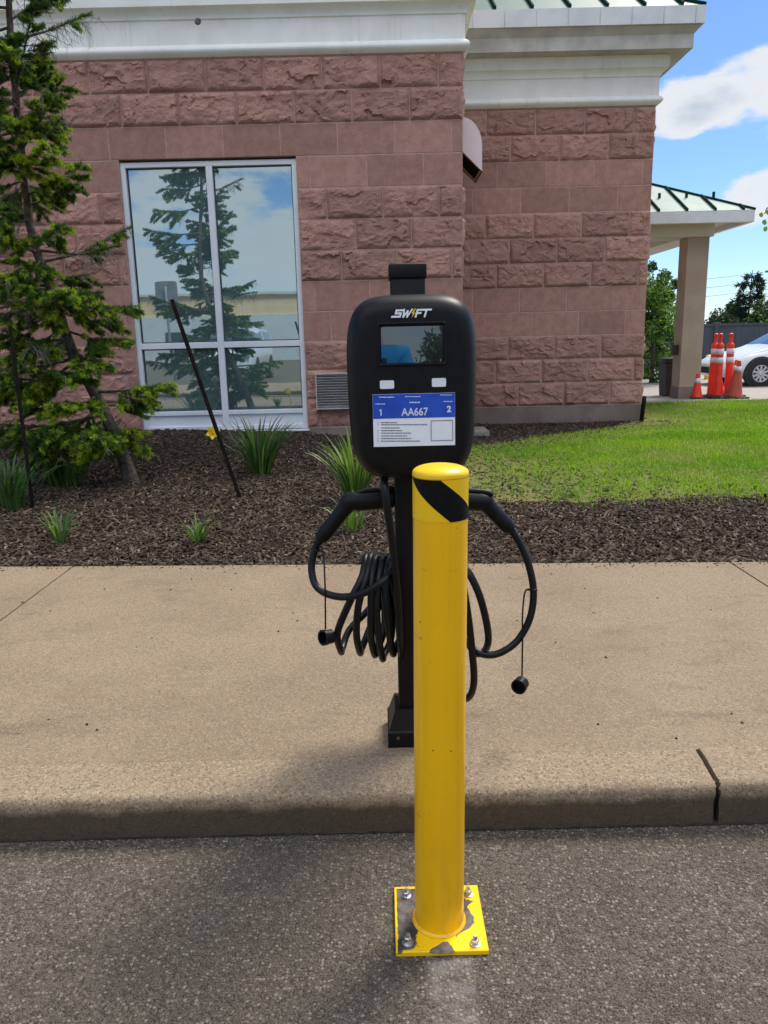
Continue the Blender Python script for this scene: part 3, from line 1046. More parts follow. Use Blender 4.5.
def hip_roof(parent, x0, x1, y0, y1, z, slope, spacing, rib_r=0.018, both=True):
    """Standing seam hip roof with front and side slopes; seams follow the fall."""
    run = min((x1 - x0), (y1 - y0)) / 2
    zt = z + run * slope
    c = [(x0, y0, z), (x1, y0, z), (x1, y1, z), (x0, y1, z)]
    if (x1 - x0) >= (y1 - y0):
        r0, r1 = (x0 + run, (y0 + y1) / 2, zt), (x1 - run, (y0 + y1) / 2, zt)
        fs = [(0, 1, 5, 4), (1, 2, 5), (2, 3, 4, 5), (3, 0, 4), (3, 2, 1, 0)]
    else:
        r0, r1 = ((x0 + x1) / 2, y0 + run, zt), ((x0 + x1) / 2, y1 - run, zt)
        fs = [(0, 1, 4), (1, 2, 5, 4), (2, 3, 5), (3, 0, 4, 5), (3, 2, 1, 0)]
    rf = MB().add(c + [r0, r1], fs).build('roof', MT['roofgreen'] if slope < .6 else MT['roofdark'], parent)
    mb = MB()
    x = x0 + spacing * 0.5
    while x < x1:                                   # front slope seams
        d = min(x - x0, x1 - x, run)
        if d > 0.05:
            mb.box((-0.012, 0, 0.0), (0.012, sqrt(d * d + (d * slope) ** 2), 0.04), M4=Matrix.Translation((x, y0, z)) @ Matrix.Rotation(math.atan(slope), 4, 'X'))
        x += spacing
    y = y0 + spacing * 0.5
    while y < y1:                                   # right slope seams
        d = min(y - y0, y1 - y, run)
        if d > 0.05:
            mb.tube([(x1, y, z + 0.01), (x1 - d, y, z + 0.01 + d * slope)], 0.016, 4)
        y += spacing
    for a, b_ in ((c[1], (r1 if (x1 - x0) >= (y1 - y0) else r0)), (c[0], r0), (c[2], r1)):
        mb.tube([V(a) + V((0, 0, .012)), V(b_) + V((0, 0, .012))], rib_r * 1.3, 6)
    mb.build('roof_seam', MT['ribgreen'], rf)
    # snow guards: little tabs between seams
    return rf


hip_roof(bld, XC - 2.0, XR + 0.42, YR - 0.42, 15.0, ZT + 0.003, 0.62, 0.47)
tag(bld.children[-1])
# rest of the building behind, so that it has depth
mb = MB()
mb.box((-7.6, 11.101, 0.0), (XC - 0.012, 14.5, kz(4.42) + 5 * CL - .02))
mb.build('rear_wall', MT['mortar'], bld)

# window
MX = at(211, 200, Y=YL + 0.05).x
TZ = at(215, 345, Y=YL + 0.05).z
GZ = at(215, 411, Y=YL + 0.05).z
FY = YL + 0.035
mb = MB()
fw = 0.055
def fbar(x0, x1, z0, z1, y=FY, d=0.10):
    mb.box((x0, y, z0), (x1, y + d, z1), bev=0.004, seg=1, smooth=False)
fbar(WX0, WX0 + fw, WZ0, WZ1)
fbar(WX1 - fw, WX1, WZ0, WZ1)
fbar(WX0 + fw, WX1 - fw, WZ1 - fw, WZ1, FY + .002)
fbar(MX - 0.036, MX + 0.036, WZ0 + 0.002, WZ1 - fw, FY + .001)
for xa, xb in ((WX0 + fw, MX - 0.036), (MX + 0.036, WX1 - fw)):
    fbar(xa, xb, TZ - 0.034, TZ + 0.034, FY + .003)
    fbar(xa, xb, GZ - 0.045, GZ + 0.005, FY + .003)
    fbar(xa, xb, WZ0 + 0.001, WZ0 + 0.05, FY + .003)
win = mb.build('window', MT['alum'], bld)
mb = MB()
for xa, xb in ((WX0 + fw, MX - 0.036), (MX + 0.036, WX1 - fw)):
    mb.box((xa, FY + 0.03, WZ0 + 0.05), (xb, FY + 0.06, GZ - 0.045))
mb.build('panel', MT['alum'], win)
mb = MB()
mb.box((WX0 - 0.02, YL - 0.045, WZ0 - 0.028), (WX1 + 0.02, FY + 0.06, WZ0 - 0.002), bev=0.005, seg=1, smooth=False)
mb.build('sill', MT['alum'], win)
mb = MB()
gs = 0.022   # dark glazing gasket
for i, (xa, xb, za, zb) in enumerate(((WX0 + fw, MX - 0.036, TZ + 0.034, WZ1 - fw), (MX + 0.036, WX1 - fw, TZ + 0.034, WZ1 - fw), (WX0 + fw, MX - 0.036, GZ + 0.005, TZ - 0.034), (MX + 0.036, WX1 - fw, GZ + 0.005, TZ - 0.034))):
    ry = (0.0016, -0.0012, -0.001, 0.0012)[i] - 0.0105      # panes set a hair out of parallel with the wall
    cx, cz = (xa + xb) / 2, (za + zb) / 2
    M4 = Matrix.Translation((cx, FY + 0.06, cz)) @ Matrix.Rotation(ry, 4, 'Z')
    p = MB()
    p.box((xa - cx, -0.004, za - cz), (xb - cx, 0.004, zb - cz), M4=M4)
    p.build('pane', MT['glass'], win)
    y_ = FY + 0.045
    for lo, hi in (((xa, y_, za), (xa + .012, y_ + .012, zb)), ((xb - .012, y_, za), (xb, y_ + .012, zb)), ((xa + .012, y_, za), (xb - .012, y_ + .012, za + .012)), ((xa + .012, y_, zb - .012), (xb - .012, y_ + .012, zb))):
        mb.box(lo, hi)
mb.build('gasket', MT['slate'], win)

# vent grille low on the wall
v0, v1 = at(317, 409, Y=YL - 0.03), at(353, 372.5, Y=YL - 0.03)
vz0, vz1, vx0, vx1 = v0.z, v1.z, v0.x, v0.x + 0.42
mb = MB()
t_ = 0.012
mb.box((vx0, YL - 0.105, vz0), (vx0 + t_, YL + 0.0, vz1))
mb.box((vx1 - t_, YL - 0.105, vz0), (vx1, YL + 0.0, vz1))
mb.box((vx0 + t_, YL - 0.105, vz0), (vx1 - t_, YL, vz0 + t_))
mb.box((vx0 + t_, YL - 0.105, vz1 - t_), (vx1 - t_, YL, vz1))
vn = mb.build('wall_vent', MT['vent'], bld)
mb = MB()
nl = 13
for k in range(nl):
    z = vz0 + t_ + (vz1 - vz0 - 2 * t_) * (k + 0.5) / nl
    mb.box((vx0 + t_, -0.016, -0.002), (vx1 - t_, 0.016, 0.002), M4=Matrix.Translation((0, YL - 0.085, z)) @ Matrix.Rotation(radians(-42), 4, 'X'))
mb.build('louvre', MT['vent'], vn)
MB().box((vx0 + t_, YL - 0.066, vz0 + t_), (vx1 - t_, YL - 0.060, vz1 - t_)).build('backing', MT['dark'], vn)

# barrel hood over an opening on the return wall
HY = 9.5
ht, hw, hb, ho = at(464, 117, Y=HY), at(483, 150, Y=HY), at(464, 151, Y=HY), at(482, 171, Y=HY)
xw = XC + 0.03
rr = ho.x - xw
zt_, zk, zo, zi = ht.z, at(483, 146, Y=HY).z, ho.z, hb.z
prof = [(xw, zt_)] + [(xw + rr * sin(pi / 2 * k / 10), zk + (zt_ - zk) * cos(pi / 2 * k / 10)) for k in range(1, 11)] + [(xw + rr, zo)]
HL = 0.62
mb = MB()
vs = [(x, HY, z) for x, z in prof] + [(x, HY + HL, z) for x, z in prof]
n = len(prof)
fs = [(i, i + 1, n + i + 1, n + i) for i in range(n - 1)]
vs += [(xw, HY, zi), (xw, HY + HL, zi)]
fs += [tuple(list(range(n)) + [2 * n]), tuple(list(range(n, 2 * n)) + [2 * n + 1])]
mb.add(vs, fs)
hd = mb.build('barrel_hood', MT['hood'], bld)
so_ = hd.modifiers.new('thick', 'SOLIDIFY')
so_.thickness = 0.012
so_.offset = -1
mb = MB()
mb.tube([(xw, HY + .004, zi - .004), (xw + rr, HY + .004, zo - .004), (xw + rr, HY + HL, zo - .004), (xw, HY + HL, zi - .004)], 0.011, 4)
mb.build('rim', MT['rust'], hd)
mb = MB()
mb.add([(xw + .002, HY + .015, zi + .03), (xw + rr - .02, HY + .015, zo + .03), (xw + rr - .02, HY + HL - .015, zo + .03), (xw + .002, HY + HL - .015, zi + .03)], [(0, 1, 2, 3)])
mb.build('opening', MT['dark'], hd)

# ------------------------------------------------------------------ entrance canopy
CY = 14.0
cL, cR = at(688, 237, Y=CY), at(710, 237, Y=CY)
cx0, cx1 = cL.x, cR.x
zb_ = cL.z
can = thing('entrance_canopy', ((cx0 + cx1) / 2, CY + 0.2, 0.1), 'entrance canopy with green metal hip roof on a tan column', 'canopy')
cw = cx1 - cx0
for (x, y) in ((cx0, CY), (cx0, CY + 4.6), (cx0 - 3.6, CY), (cx0 - 3.6, CY + 4.6)):
    mb = MB()
    mb.box((x, y, 0.30), (x + cw, y + cw, zb_ + 0.02), bev=0.008, seg=1, smooth=False)
    c_ = mb.build('column', MT['column'], can)
    MB().box((x - 0.012, y - 0.012, 0.06), (x + cw + 0.012, y + cw + 0.012, 0.30), bev=0.006, seg=1, smooth=False).build('base', MT['plinth'], c_)
z1_ = at(700, 222, Y=CY - 0.12).z
gz0, gz1 = at(700, 223, Y=CY - 0.45).z, at(700, 211, Y=CY - 0.45).z
bx0, bx1, by0, by1 = cx0 - 3.8, cx1 + 0.05, CY - 0.05, CY + 5.1
mb = MB()
mb.box((bx0, by0, zb_), (bx1, by0 + 0.5, z1_ + .02))
mb.box((bx0, by1 - 0.5, zb_), (bx1, by1, z1_ + .02))
mb.box((bx1 - 0.5, by0 + 0.5, zb_), (bx1, by1 - 0.5, z1_ + .02))
mb.box((bx0, by0 + 0.5, zb_), (bx0 + 0.5, by1 - 0.5, z1_ + .02))
mb.build('beam', MT['soffit'], can)
ge = at(755, 215, Y=CY - 0.45).x
ov = 0.40
gx0, gx1, gy0, gy1 = bx0 - ov, ge, by0 - ov, by1 + ov
MB().box((gx0 + .02, gy0 + .02, z1_ + 0.021), (gx1 - .02, gy1 - .02, z1_ + 0.06)).build('soffit', MT['soffit'], can)
mb = MB()
mb.box((gx0, gy0, gz0), (gx1, gy0 + 0.08, gz1), bev=0.006, seg=1, smooth=False)
mb.box((gx1 - 0.08, gy0 + 0.081, gz0), (gx1 + .002, gy1, gz1))
mb.box((gx0, gy0 + 0.081, gz0), (gx0 + 0.08, gy1, gz1))
mb.build('gutter', MT['gutter'], can)
rf = hip_roof(can, gx0, gx1, gy0, gy1, gz1 + .002, 0.50, 0.47)
for k in range(8):
    x = gx1 - 0.47 * k - 0.45
    mb = MB()
    mb.box((x - .02, gy0 + 0.62, gz1 + 0.30), (x + .02, gy0 + 0.65, gz1 + 0.40))
    mb.build('snow_guard', MT['ribgreen'], rf)
# wall-mounted box on the column
b1 = at(678, 350, Y=CY + 0.1)
MB().box((cx0 - 0.09, CY + 0.12, b1.z - 0.09), (cx0 - 0.001, CY + 0.28, b1.z + 0.09), bev=0.02).build('outlet_box', MT['bin'], can)

# bin beside the column
bn = at(664, 396, Y=14.6)
br = at(677, 358, Y=14.6)
t = thing('litter_bin', ((bn.x + br.x) / 2, 14.75, 0.10), 'dark brown square litter bin standing beside the tan canopy column', 'bin')
mb = MB()
x0, x1 = bn.x, br.x + 0.03
vs = [(x0 + .03, 14.6, .10), (x1 - .01, 14.6, .10), (x1 - .01, 14.95, .10), (x0 + .03, 14.95, .10), (x0, 14.58, br.z - .1), (x1, 14.58, br.z - .1), (x1, 14.97, br.z - .1), (x0, 14.97, br.z - .1)]
mb.add(vs, [(0, 1, 5, 4), (1, 2, 6, 5), (2, 3, 7, 6), (3, 0, 4, 7), (3, 2, 1, 0), (4, 5, 6, 7)])
mb.build('body', MT['bin'], t)
MB().box((x0 - .01, 14.57, br.z - .098), (x1 + .01, 14.98, br.z), bev=0.02).build('lid', MT['bin'], t)
# ------------------------------------------------------------------ yellow bollard
BX, BY, BR = 0.1025, 1.490, 0.0545
bol = thing('bollard', (BX, BY, 0), 'yellow steel bollard with a black diagonal stripe, bolted to the asphalt', 'bollard')
mb = MB()
mb.lathe([(BR, 0.012), (BR, 1.032)], (BX, BY, 0), 64)
po_ = mb.build('post', MT['yellow'], bol, autosmooth=40)
mb = MB()
mb.lathe([(BR + .006, 0.0125), (BR + .0055, 0.0145), (BR + .002, 0.0165), (BR + .0006, 0.019), (BR - .002, 0.019)], (BX, BY, 0), 64)
mb.build('weld_bead', MT['yellow'], bol)
cr_ = BR + 0.0013
prof = [(cr_ - .002, 1.0255), (cr_, 1.0265), (cr_, 1.031)]
for k in range(1, 11):
    a = pi / 2 * k / 10
    prof.append((cr_ * (cos(a) ** 0.75) if k < 10 else 0.0005, 1.031 + 0.017 * sin(a)))
mb = MB()
mb.lathe(prof, (BX, BY, 0), 64)
ca_ = mb.build('cap', MT['capyellow'], bol, autosmooth=50)
# tape sleeve: yellow film with one black diagonal
def band(mb, a0f, a1f, z0, z1, r, n=14, m=28):
    vs, fs = [], []
    for j in range(n + 1):
        z = z0 + (z1 - z0) * j / n
        a0, a1 = a0f(z), a1f(z)
        for i in range(m + 1):
            a = a0 + (a1 - a0) * i / m
            vs.append((BX + r * sin(a), BY - r * cos(a), z))
    for j in range(n):
        for i in range(m):
            k = j * (m + 1) + i
            fs.append((k, k + 1, k + m + 2, k + m + 1))
    mb.add(vs, fs, 0, True)


TZ0, TZ1 = 0.943, 1.025
mb = MB()
band(mb, lambda z: -pi, lambda z: pi, TZ0, TZ1, BR + 0.0006, 6, 64)
tp = mb.build('tape', MT['capyellow'], bol)
# angle from the view axis: left edge -90, right +90; the diagonal falls to the right
def al(z): return radians(-88 + (1 - (z - TZ0) / (TZ1 - TZ0)) * 100)
def ar(z): return radians(-8 + (1 - (z - TZ0) / (TZ1 - TZ0)) * 106)
mb = MB()
band(mb, lambda z: al(z) + radians(4), lambda z: ar(z) + radians(4), TZ0, TZ1, BR + 0.0012)
mb.build('stripe', MT['tapeblack'], tp)
for q_ in (po_, ca_, tp):      # the pipe stands a touch out of plumb on its plate
    q_.rotation_euler = (0, 0.0098, 0)
# base plate
px0, px1, py0, py1 = 0.003, 0.2015, 1.395, 1.597
mb = MB()
mb.box((px0, py0, 0.001), (px1, py1, 0.0125), bev=0.0012, seg=1, smooth=False)
bp = mb.build('base_plate', MT['capyellow'], bol)


def patch(name, poly, mat, parent, z, jitter=0.0015):
    vs = []
    n = len(poly)
    for i in range(n):
        a, b_ = V((*poly[i], 0)), V((*poly[(i + 1) % n], 0))
        for k in range(9):
            p = a.lerp(b_, k / 9)
            d = mn.noise(V((p.x * 160, p.y * 160, 3))) * jitter * 1.6 + mn.noise(V((p.x * 520, p.y * 520, 5))) * jitter * 0.9
            vs.append((p.x + d, p.y + d * 0.7, z))
    m_ = MB().add(vs + [(v[0], v[1], z - 0.0012) for v in vs], [tuple(range(len(vs)))] + [(i, (i + 1) % len(vs), (i + 1) % len(vs) + len(vs), i + len(vs)) for i in range(len(vs))])
    return m_.build(name, mat, parent)


def pp(px, py):
    q = at(370 + px / 5.12, 850 + py / 5.12, z=0.0125)
    return (q.x, q.y)


patch('bare_patch', [pp(*p) for p in ((136, 199), (238, 199), (230, 300), (216, 350), (250, 415), (235, 440), (240, 480), (225, 505), (200, 512), (170, 512), (160, 531), (142, 531), (143, 420), (139, 330))], MT['bare'], bp, 0.0131)
patch('bare_patch', [pp(*p) for p in ((478, 250), (500, 255), (528, 262), (500, 285), (505, 310), (533, 345), (530, 375), (510, 400), (480, 415), (455, 430), (440, 450), (438, 435), (462, 410), (486, 385), (488, 355), (476, 330))], MT['bare'], bp, 0.0131)
patch('bare_patch', [pp(*p) for p in ((303, 526), (312, 508), (345, 490), (370, 472), (400, 468), (415, 490), (436, 518), (430, 528), (360, 530))], MT['bare'], bp, 0.0131)
mb = MB()
for i in range(26):
    x, y = random.uniform(px0 + .01, px1 - .004), random.choice((random.uniform(py0, py0 + .05), random.uniform(py0, py1)))
    if (V((x, y)) - V((BX, BY))).length < BR + .012: continue
    r = random.uniform(0.0006, 0.002)
    mb.add([(x + r * cos(2 * pi * k / 7) * random.uniform(.6, 1.3), y + r * sin(2 * pi * k / 7) * random.uniform(.6, 1.3), 0.0130) for k in range(7)], [tuple(range(7))])
mb.build('paint_chip', MT['bare'], bp)
for (ax, ay, tilt_) in ((pp(185, 235) + (0.05,)), (pp(502, 228) + (-0.03,)), (pp(193, 478) + (0.04,)), (pp(538, 482) + (0.02,))):
    M4 = Matrix.Translation((ax, ay, 0.0131))
    big = ay < 1.45 and ax < .1
    mb = MB()
    mb.lathe([(0.0045, 0.0), (0.0045, 0.019 if not big else .024), (0.0035, 0.0205 if not big else .0255)], n=14, M4=M4 @ Matrix.Rotation(tilt_, 4, 'Y'))
    an = mb.build('anchor_bolt', MT['steel'], bp, autosmooth=40)
    mb = MB()
    mb.lathe([(0.0125 if big else 0.0115, 0), (0.0125 if big else .0115, 0.0022), (0.0100, 0.0026)], n=24, M4=M4)
    mb.build('washer', MT['steel'], an, autosmooth=30)
    mb = MB()
    mb.lathe([(0.0082, 0.0027), (0.0082, 0.0105 if not big else 0.015), (0.0066, 0.0118 if not big else .0165)], n=6, M4=M4 @ Matrix.Rotation(random.random(), 4, 'Z'), smooth=False)
    mb.build('nut', MT['steel'], an)

# ------------------------------------------------------------------ charging station
PX, PY = 0.076, 2.13
cs_ = thing('charging_station', (PX, PY, KT), 'black electric charging station with small screen, sticker and two coiled cables', 'charging station')
hp = 0.0455
mb = MB()
mb.box((PX - hp, PY - hp, KT + 0.01), (PX + hp, PY + hp, 1.455), bev=0.006, seg=2)
mb.build('post', MT['blackpost'], cs_, autosmooth=50)
ct = at(408, 264, Y=PY - 0.05)
mb = MB()
mb.box((PX - 0.0495, PY - 0.0495, ct.z - 0.036), (PX + 0.0495, PY + 0.0495, ct.z + 0.002), bev=0.004, seg=2)
mb.build('post_cap', MT['blackpost'], cs_, autosmooth=50)
# base shroud: low skirt, then sloping shoulders
a = 0.080
ring = lambda r, z: [(PX - r, PY - r, z), (PX + r, PY - r, z), (PX + r, PY + r, z), (PX - r, PY + r, z)]
vs = ring(a, KT - 0.001) + ring(a, KT + 0.045) + ring(a - .004, KT + 0.05) + ring(0.058, KT + 0.105) + ring(0.0525, KT + 0.108) + ring(0.0457, KT + 0.108)
fs = []
for j in range(5):
    for i in range(4):
        i2 = (i + 1) % 4
        fs.append((j * 4 + i, j * 4 + i2, j * 4 + 4 + i2, j * 4 + 4 + i))
mb = MB().add(vs, fs)
mb.build('base_shroud', MT['blackpost'], cs_)
mb = MB()
for sx in (-1, 1):
    mb.lathe([(0.006, 0), (0.006, 0.004), (0.003, 0.006)], n=6, M4=Matrix.Translation((PX + sx * 0.05, PY - a - .001, KT + 0.03)) @ Matrix.Rotation(radians(90), 4, 'X'), smooth=False)
mb.build('shroud_screw', MT['bare'], cs_)

# housing: rounded-square shell with a pillowed front
FYH = 1.945
hcx, hcz = 0.0795, 1.163
ha, hb_ = 0.1655, 0.2335


def sup(a_, b_, n_, an, topflat=0.0):
    c, s = cos(an), sin(an)
    x = math.copysign(abs(c) ** (2 / n_), c) * a_
    z = math.copysign(abs(s) ** (2 / n_), s) * b_
    x *= 1 + 0.012 * (z / b_) if z > 0 else 1 + 0.035 * (z / b_)
    return x, z


NS = 96
rings = [(0.006, 2.086, 4.2), (0.0, 2.080, 4.2), (0.0, 2.012, 4.2)]
br_ = 0.050
for k in range(1, 10):
    t = pi / 2 * k / 9
    rings.append((br_ * (1 - cos(t)) * 0.9, 2.012 - (2.012 - FYH - 0.004) * sin(t), 4.2 + 0.8 * k / 9))
rings += [(0.062, FYH + 0.0022, 5.0), (0.085, FYH + 0.0006, 5.2), (0.11, FYH, 5.0)]
vs, fs = [], []
for d, y, n_ in rings:
    for k in range(NS):
        x, z = sup(ha - d, hb_ - d, n_, 2 * pi * k / NS)
        vs.append((hcx + x, y, hcz + z))
R_ = len(rings)
for j in range(R_ - 1):
    for k in range(NS):
        k2 = (k + 1) % NS
        fs.append((j * NS + k, j * NS + k2, (j + 1) * NS + k2, (j + 1) * NS + k))
fs.append(tuple(range(NS)))
fs.append(tuple(range((R_ - 1) * NS, R_ * NS)))
mb = MB().add(vs, fs, 0, True)
hs = mb.build('housing', MT['black'], cs_, autosmooth=60)
FR = FYH - 0.0015     # face trim plane
MB().box((PX - 0.06, 2.081, 1.0), (PX + 0.06, PY - hp + .002, 1.34), bev=.004).build('mount_bracket', MT['blackpost'], cs_)


def fa(px, py): return at(px, py, Y=FYH - 0.003)


def rrect(x0, x1, z0, z1, r, n=6):
    o = []
    for cx, cz, a0 in ((x1 - r, z1 - r, 0), (x0 + r, z1 - r, 90), (x0 + r, z0 + r, 180), (x1 - r, z0 + r, 270)):
        for k in range(n + 1):
            a_ = radians(a0 + 90 * k / n)
            o.append((cx + r * cos(a_), cz + r * sin(a_)))
    return o


UX, UZ, UD = V((1, 0, 0)), V((0, 0, 1)), V((0, -1, 0))
# screen bezel ring and tilted glass
e0, e1 = fa(377.5, 366.5), fa(447, 321)
mb = MB()
out = rrect(e0.x, e1.x, e0.z, e1.z, 0.008)
o2 = rrect(e0.x + .003, e1.x - .003, e0.z + .003, e1.z - .003, 0.007)
inn = rrect(e0.x + .0085, e1.x - .0085, e0.z + .0075, e1.z - .0085, 0.003)
n = len(out)
lv = [(out, FYH + .001), (out, FYH - .0025), (o2, FYH - .006), (inn, FYH - .0015), (inn, FYH + .001)]
vs = [(x, y, z) for pl_, y in lv for x, z in pl_]
fs = [(j * n + i, j * n + (i + 1) % n, (j + 1) * n + (i + 1) % n, (j + 1) * n + i) for j in range(4) for i in range(n)]
mb.add(vs, fs, 0, False)
bz = mb.build('screen_bezel', MT['black'], hs)
s0, s1 = fa(382, 363), fa(442.5, 326)
scx, scz = (s0.x + s1.x) / 2, (s0.z + s1.z) / 2
M4 = Matrix.Translation((scx, FYH - 0.0012, scz)) @ Matrix.Rotation(radians(-1.5), 4, 'X')
mb = MB()
mb.box((-(s1.x - s0.x) / 2 - .001, -0.0006, -(s1.z - s0.z) / 2 - .001), ((s1.x - s0.x) / 2 + .001, 0.0012, (s1.z - s0.z) / 2 + .001), M4=M4)
mb.build('screen', MT['screen'], hs)
# two white status windows
wl = pbr('frosted_white_plastic', (0.72, 0.75, 0.80), None, rough=0.4)
for (xa, ya, xb, yb) in ((380, 389, 394, 380.3), (432, 387, 446, 378)):
    p0, p1 = fa(xa, ya), fa(xb, yb)
    mb = MB()
    mb.prism(rrect(p0.x, p1.x, p0.z, p1.z, 0.0035), (0, FYH + .001, 0), UX, UZ, UD, 0.0035)
    mb.build('indicator_light', wl, hs)

# logo: SW, a bolt, FT in slanted capitals
LG = V(fa(410.5, 313.2)); LG.y = FYH - 0.0005
lh = 0.0178
mb = MB()
sl = 0.30


def stroke(segs, x0, th):
    """Polyline strokes drawn as slanted bars in a 0..1 letter box."""
    for (a_, b_) in segs:
        a_, b_ = V((*a_, 0)), V((*b_, 0))
        d = (b_ - a_).normalized()
        nn = V((-d.y, d.x, 0)) * th / 2
        pts = [a_ - d * th / 2 + nn, b_ + d * th / 2 + nn, b_ + d * th / 2 - nn, a_ - d * th / 2 - nn]
        zb = [p for p in pts]
        mb.prism([((x0 + p.x + p.y * sl) * lh, (p.y - 0.5) * lh) for p in zb], LG + V((0, stroke.k, 0)), UX, UZ, UD, 0.0009)
        stroke.k -= 0.00004


stroke.k = 0.0
lx = -2.3
stroke([((0.95, 0.92), (0.12, 0.92)), ((0.12, 0.92), (0.12, 0.52)), ((0.12, 0.52), (0.82, 0.52)), ((0.82, 0.52), (0.82, 0.08)), ((0.82, 0.08), (-0.25, 0.08))], lx, 0.26)
stroke([((0.05, 0.98), (0.20, 0.05)), ((0.20, 0.05), (0.58, 0.80)), ((0.58, 0.80), (0.72, 0.05)), ((0.72, 0.05), (1.12, 0.98))], lx + 1.1, 0.24)
stroke([((0.05, 0.05), (0.05, 0.92)), ((0.05, 0.92), (0.72, 0.92)), ((0.05, 0.50), (0.58, 0.50))], lx + 2.95, 0.26)
stroke([((-0.02, 0.92), (1.05, 0.92)), ((0.46, 0.88), (0.46, 0.05))], lx + 3.78, 0.26)
mb.build('logo', pbr('white_print', (0.78, 0.80, 0.84), None, rough=0.5), hs)
mb = MB()
bolt = [(0.50, 1.12), (0.10, 0.46), (0.34, 0.46), (0.16, -0.10), (0.66, 0.58), (0.42, 0.58), (0.66, 1.12)]
mb.prism([((lx + 2.33 + p[0] + (p[1] - .5) * .12) * lh, (p[1] - 0.5) * lh) for p in bolt], LG, UX, UZ, UD, 0.0012)
mb.build('lightning_bolt', pbr('yellow_print', (0.86, 0.56, 0.01), None, rough=0.5), hs)

# sticker
k0, k1 = fa(373.8, 447), fa(455, 392.6)
sx0, sx1, sz0, sz1 = k0.x, k1.x, k0.z, k1.z
zb2 = fa(414, 418).z
KY = FYH - 0.0008
mb = MB()
mb.box((sx0, KY - 0.0012, sz0), (sx1, KY + .0015, sz1))
st = mb.build('sticker', pbr('white_vinyl', (0.78, 0.81, 0.88), (0.84, 0.86, 0.90), 30, 0.35), hs)
MB().box((sx0 + .0004, KY - 0.0017, zb2), (sx1 - .0004, KY - 0.00125, sz1 - .0004)).build('blue_band', pbr('blue_print', (0.008, 0.062, 0.44), (0.012, 0.08, 0.52), 25, 0.35), st)
inkw = pbr('white_ink', (0.62, 0.68, 0.80), None, rough=0.5)
inkd = pbr('dark_ink', (0.10, 0.11, 0.15), None, rough=0.5)
mb = MB()
TY = KY - 0.0018
def tx(s, px, py, hpx, bold=0.0, al='CENTER', mbx=None, wide=1.0):
    o = fa(px, py); o.y = TY
    text_into(mbx or mb, s, o, UX * wide, UZ, UD, hpx / FPX * 1.95, 0.0, bold, 0.0003, al)
tx('AA667', 414.8, 412.2, 7.7, 0.0005, wide=0.86)
d1 = fa(380.9, 412.5)
mb.prism([(-.0012, -.0080), (.0016, -.0080), (.0016, .0080), (-.0006, .0080), (-.0046, .0054), (-.0040, .0030), (-.0012, .0048)], (d1.x, TY, d1.z), UX, UZ, UD, .0003)
tx('2', 449.0, 409.3, 6.0, 0.001)
mb.build('lettering', inkw, st)


def dashes(mbx, px, py, wpx, hpx, rng, dens=0.8):
    """Print too small to read in the photograph: broken word marks."""
    x = px
    while x < px + wpx:
        L = rng.uniform(0.8, 3.2)
        e = min(x + L, px + wpx)
        p0, p1 = fa(x, py + hpx / 2), fa(e, py - hpx / 2)
        if e - x > .35:
            mbx.box((p0.x, TY - 0.0003, p0.z), (p1.x, TY, p1.z))
        x = e + rng.uniform(0.3, 0.6)


rg = random.Random(3)
mb = MB()
dashes(mb, 379, 397.2, 15, 1.0, rg); dashes(mb, 405, 396.6, 16, 0.8, rg); dashes(mb, 440, 395.0, 12, 0.8, rg)
dashes(mb, 375.5, 404.0, 10, 0.9, rg); dashes(mb, 409.5, 402.4, 10.5, 1.3, rg); dashes(mb, 443.5, 401.4, 9.5, 0.9, rg)
mb.build('small_print', inkw, st)
mb = MB()
for i, wd_ in enumerate((16, 46, 19, 21, 30, 26, 30, 39)):
    y = 422.8 + i * 2.72 - 0.02 * wd_
    if i not in (2,):
        dashes(mb, 377.6, y, 0.8, 0.8, rg)
    dashes(mb, 381.2, y, wd_, 0.85, rg)
mb.build('instruction_lines', inkd, st)
q0, q1 = fa(431, 441), fa(453, 420)
mb = MB()
t_ = .0014
mb.box((q0.x, TY - .0004, q0.z), (q0.x + t_, TY, q1.z)); mb.box((q1.x - t_, TY - .0004, q0.z), (q1.x, TY, q1.z))
mb.box((q0.x + t_, TY - .0004, q0.z), (q1.x - t_, TY, q0.z + t_)); mb.box((q0.x + t_, TY - .0004, q1.z - t_), (q1.x - t_, TY, q1.z))
mb.build('printed_frame', inkd, st)

# cables -----------------------------------------------------------------
CYY = PY - 0.01


def cp(px, py, dy=0.0): return at(px, py, Y=CYY + dy)


CR_ = 0.0105


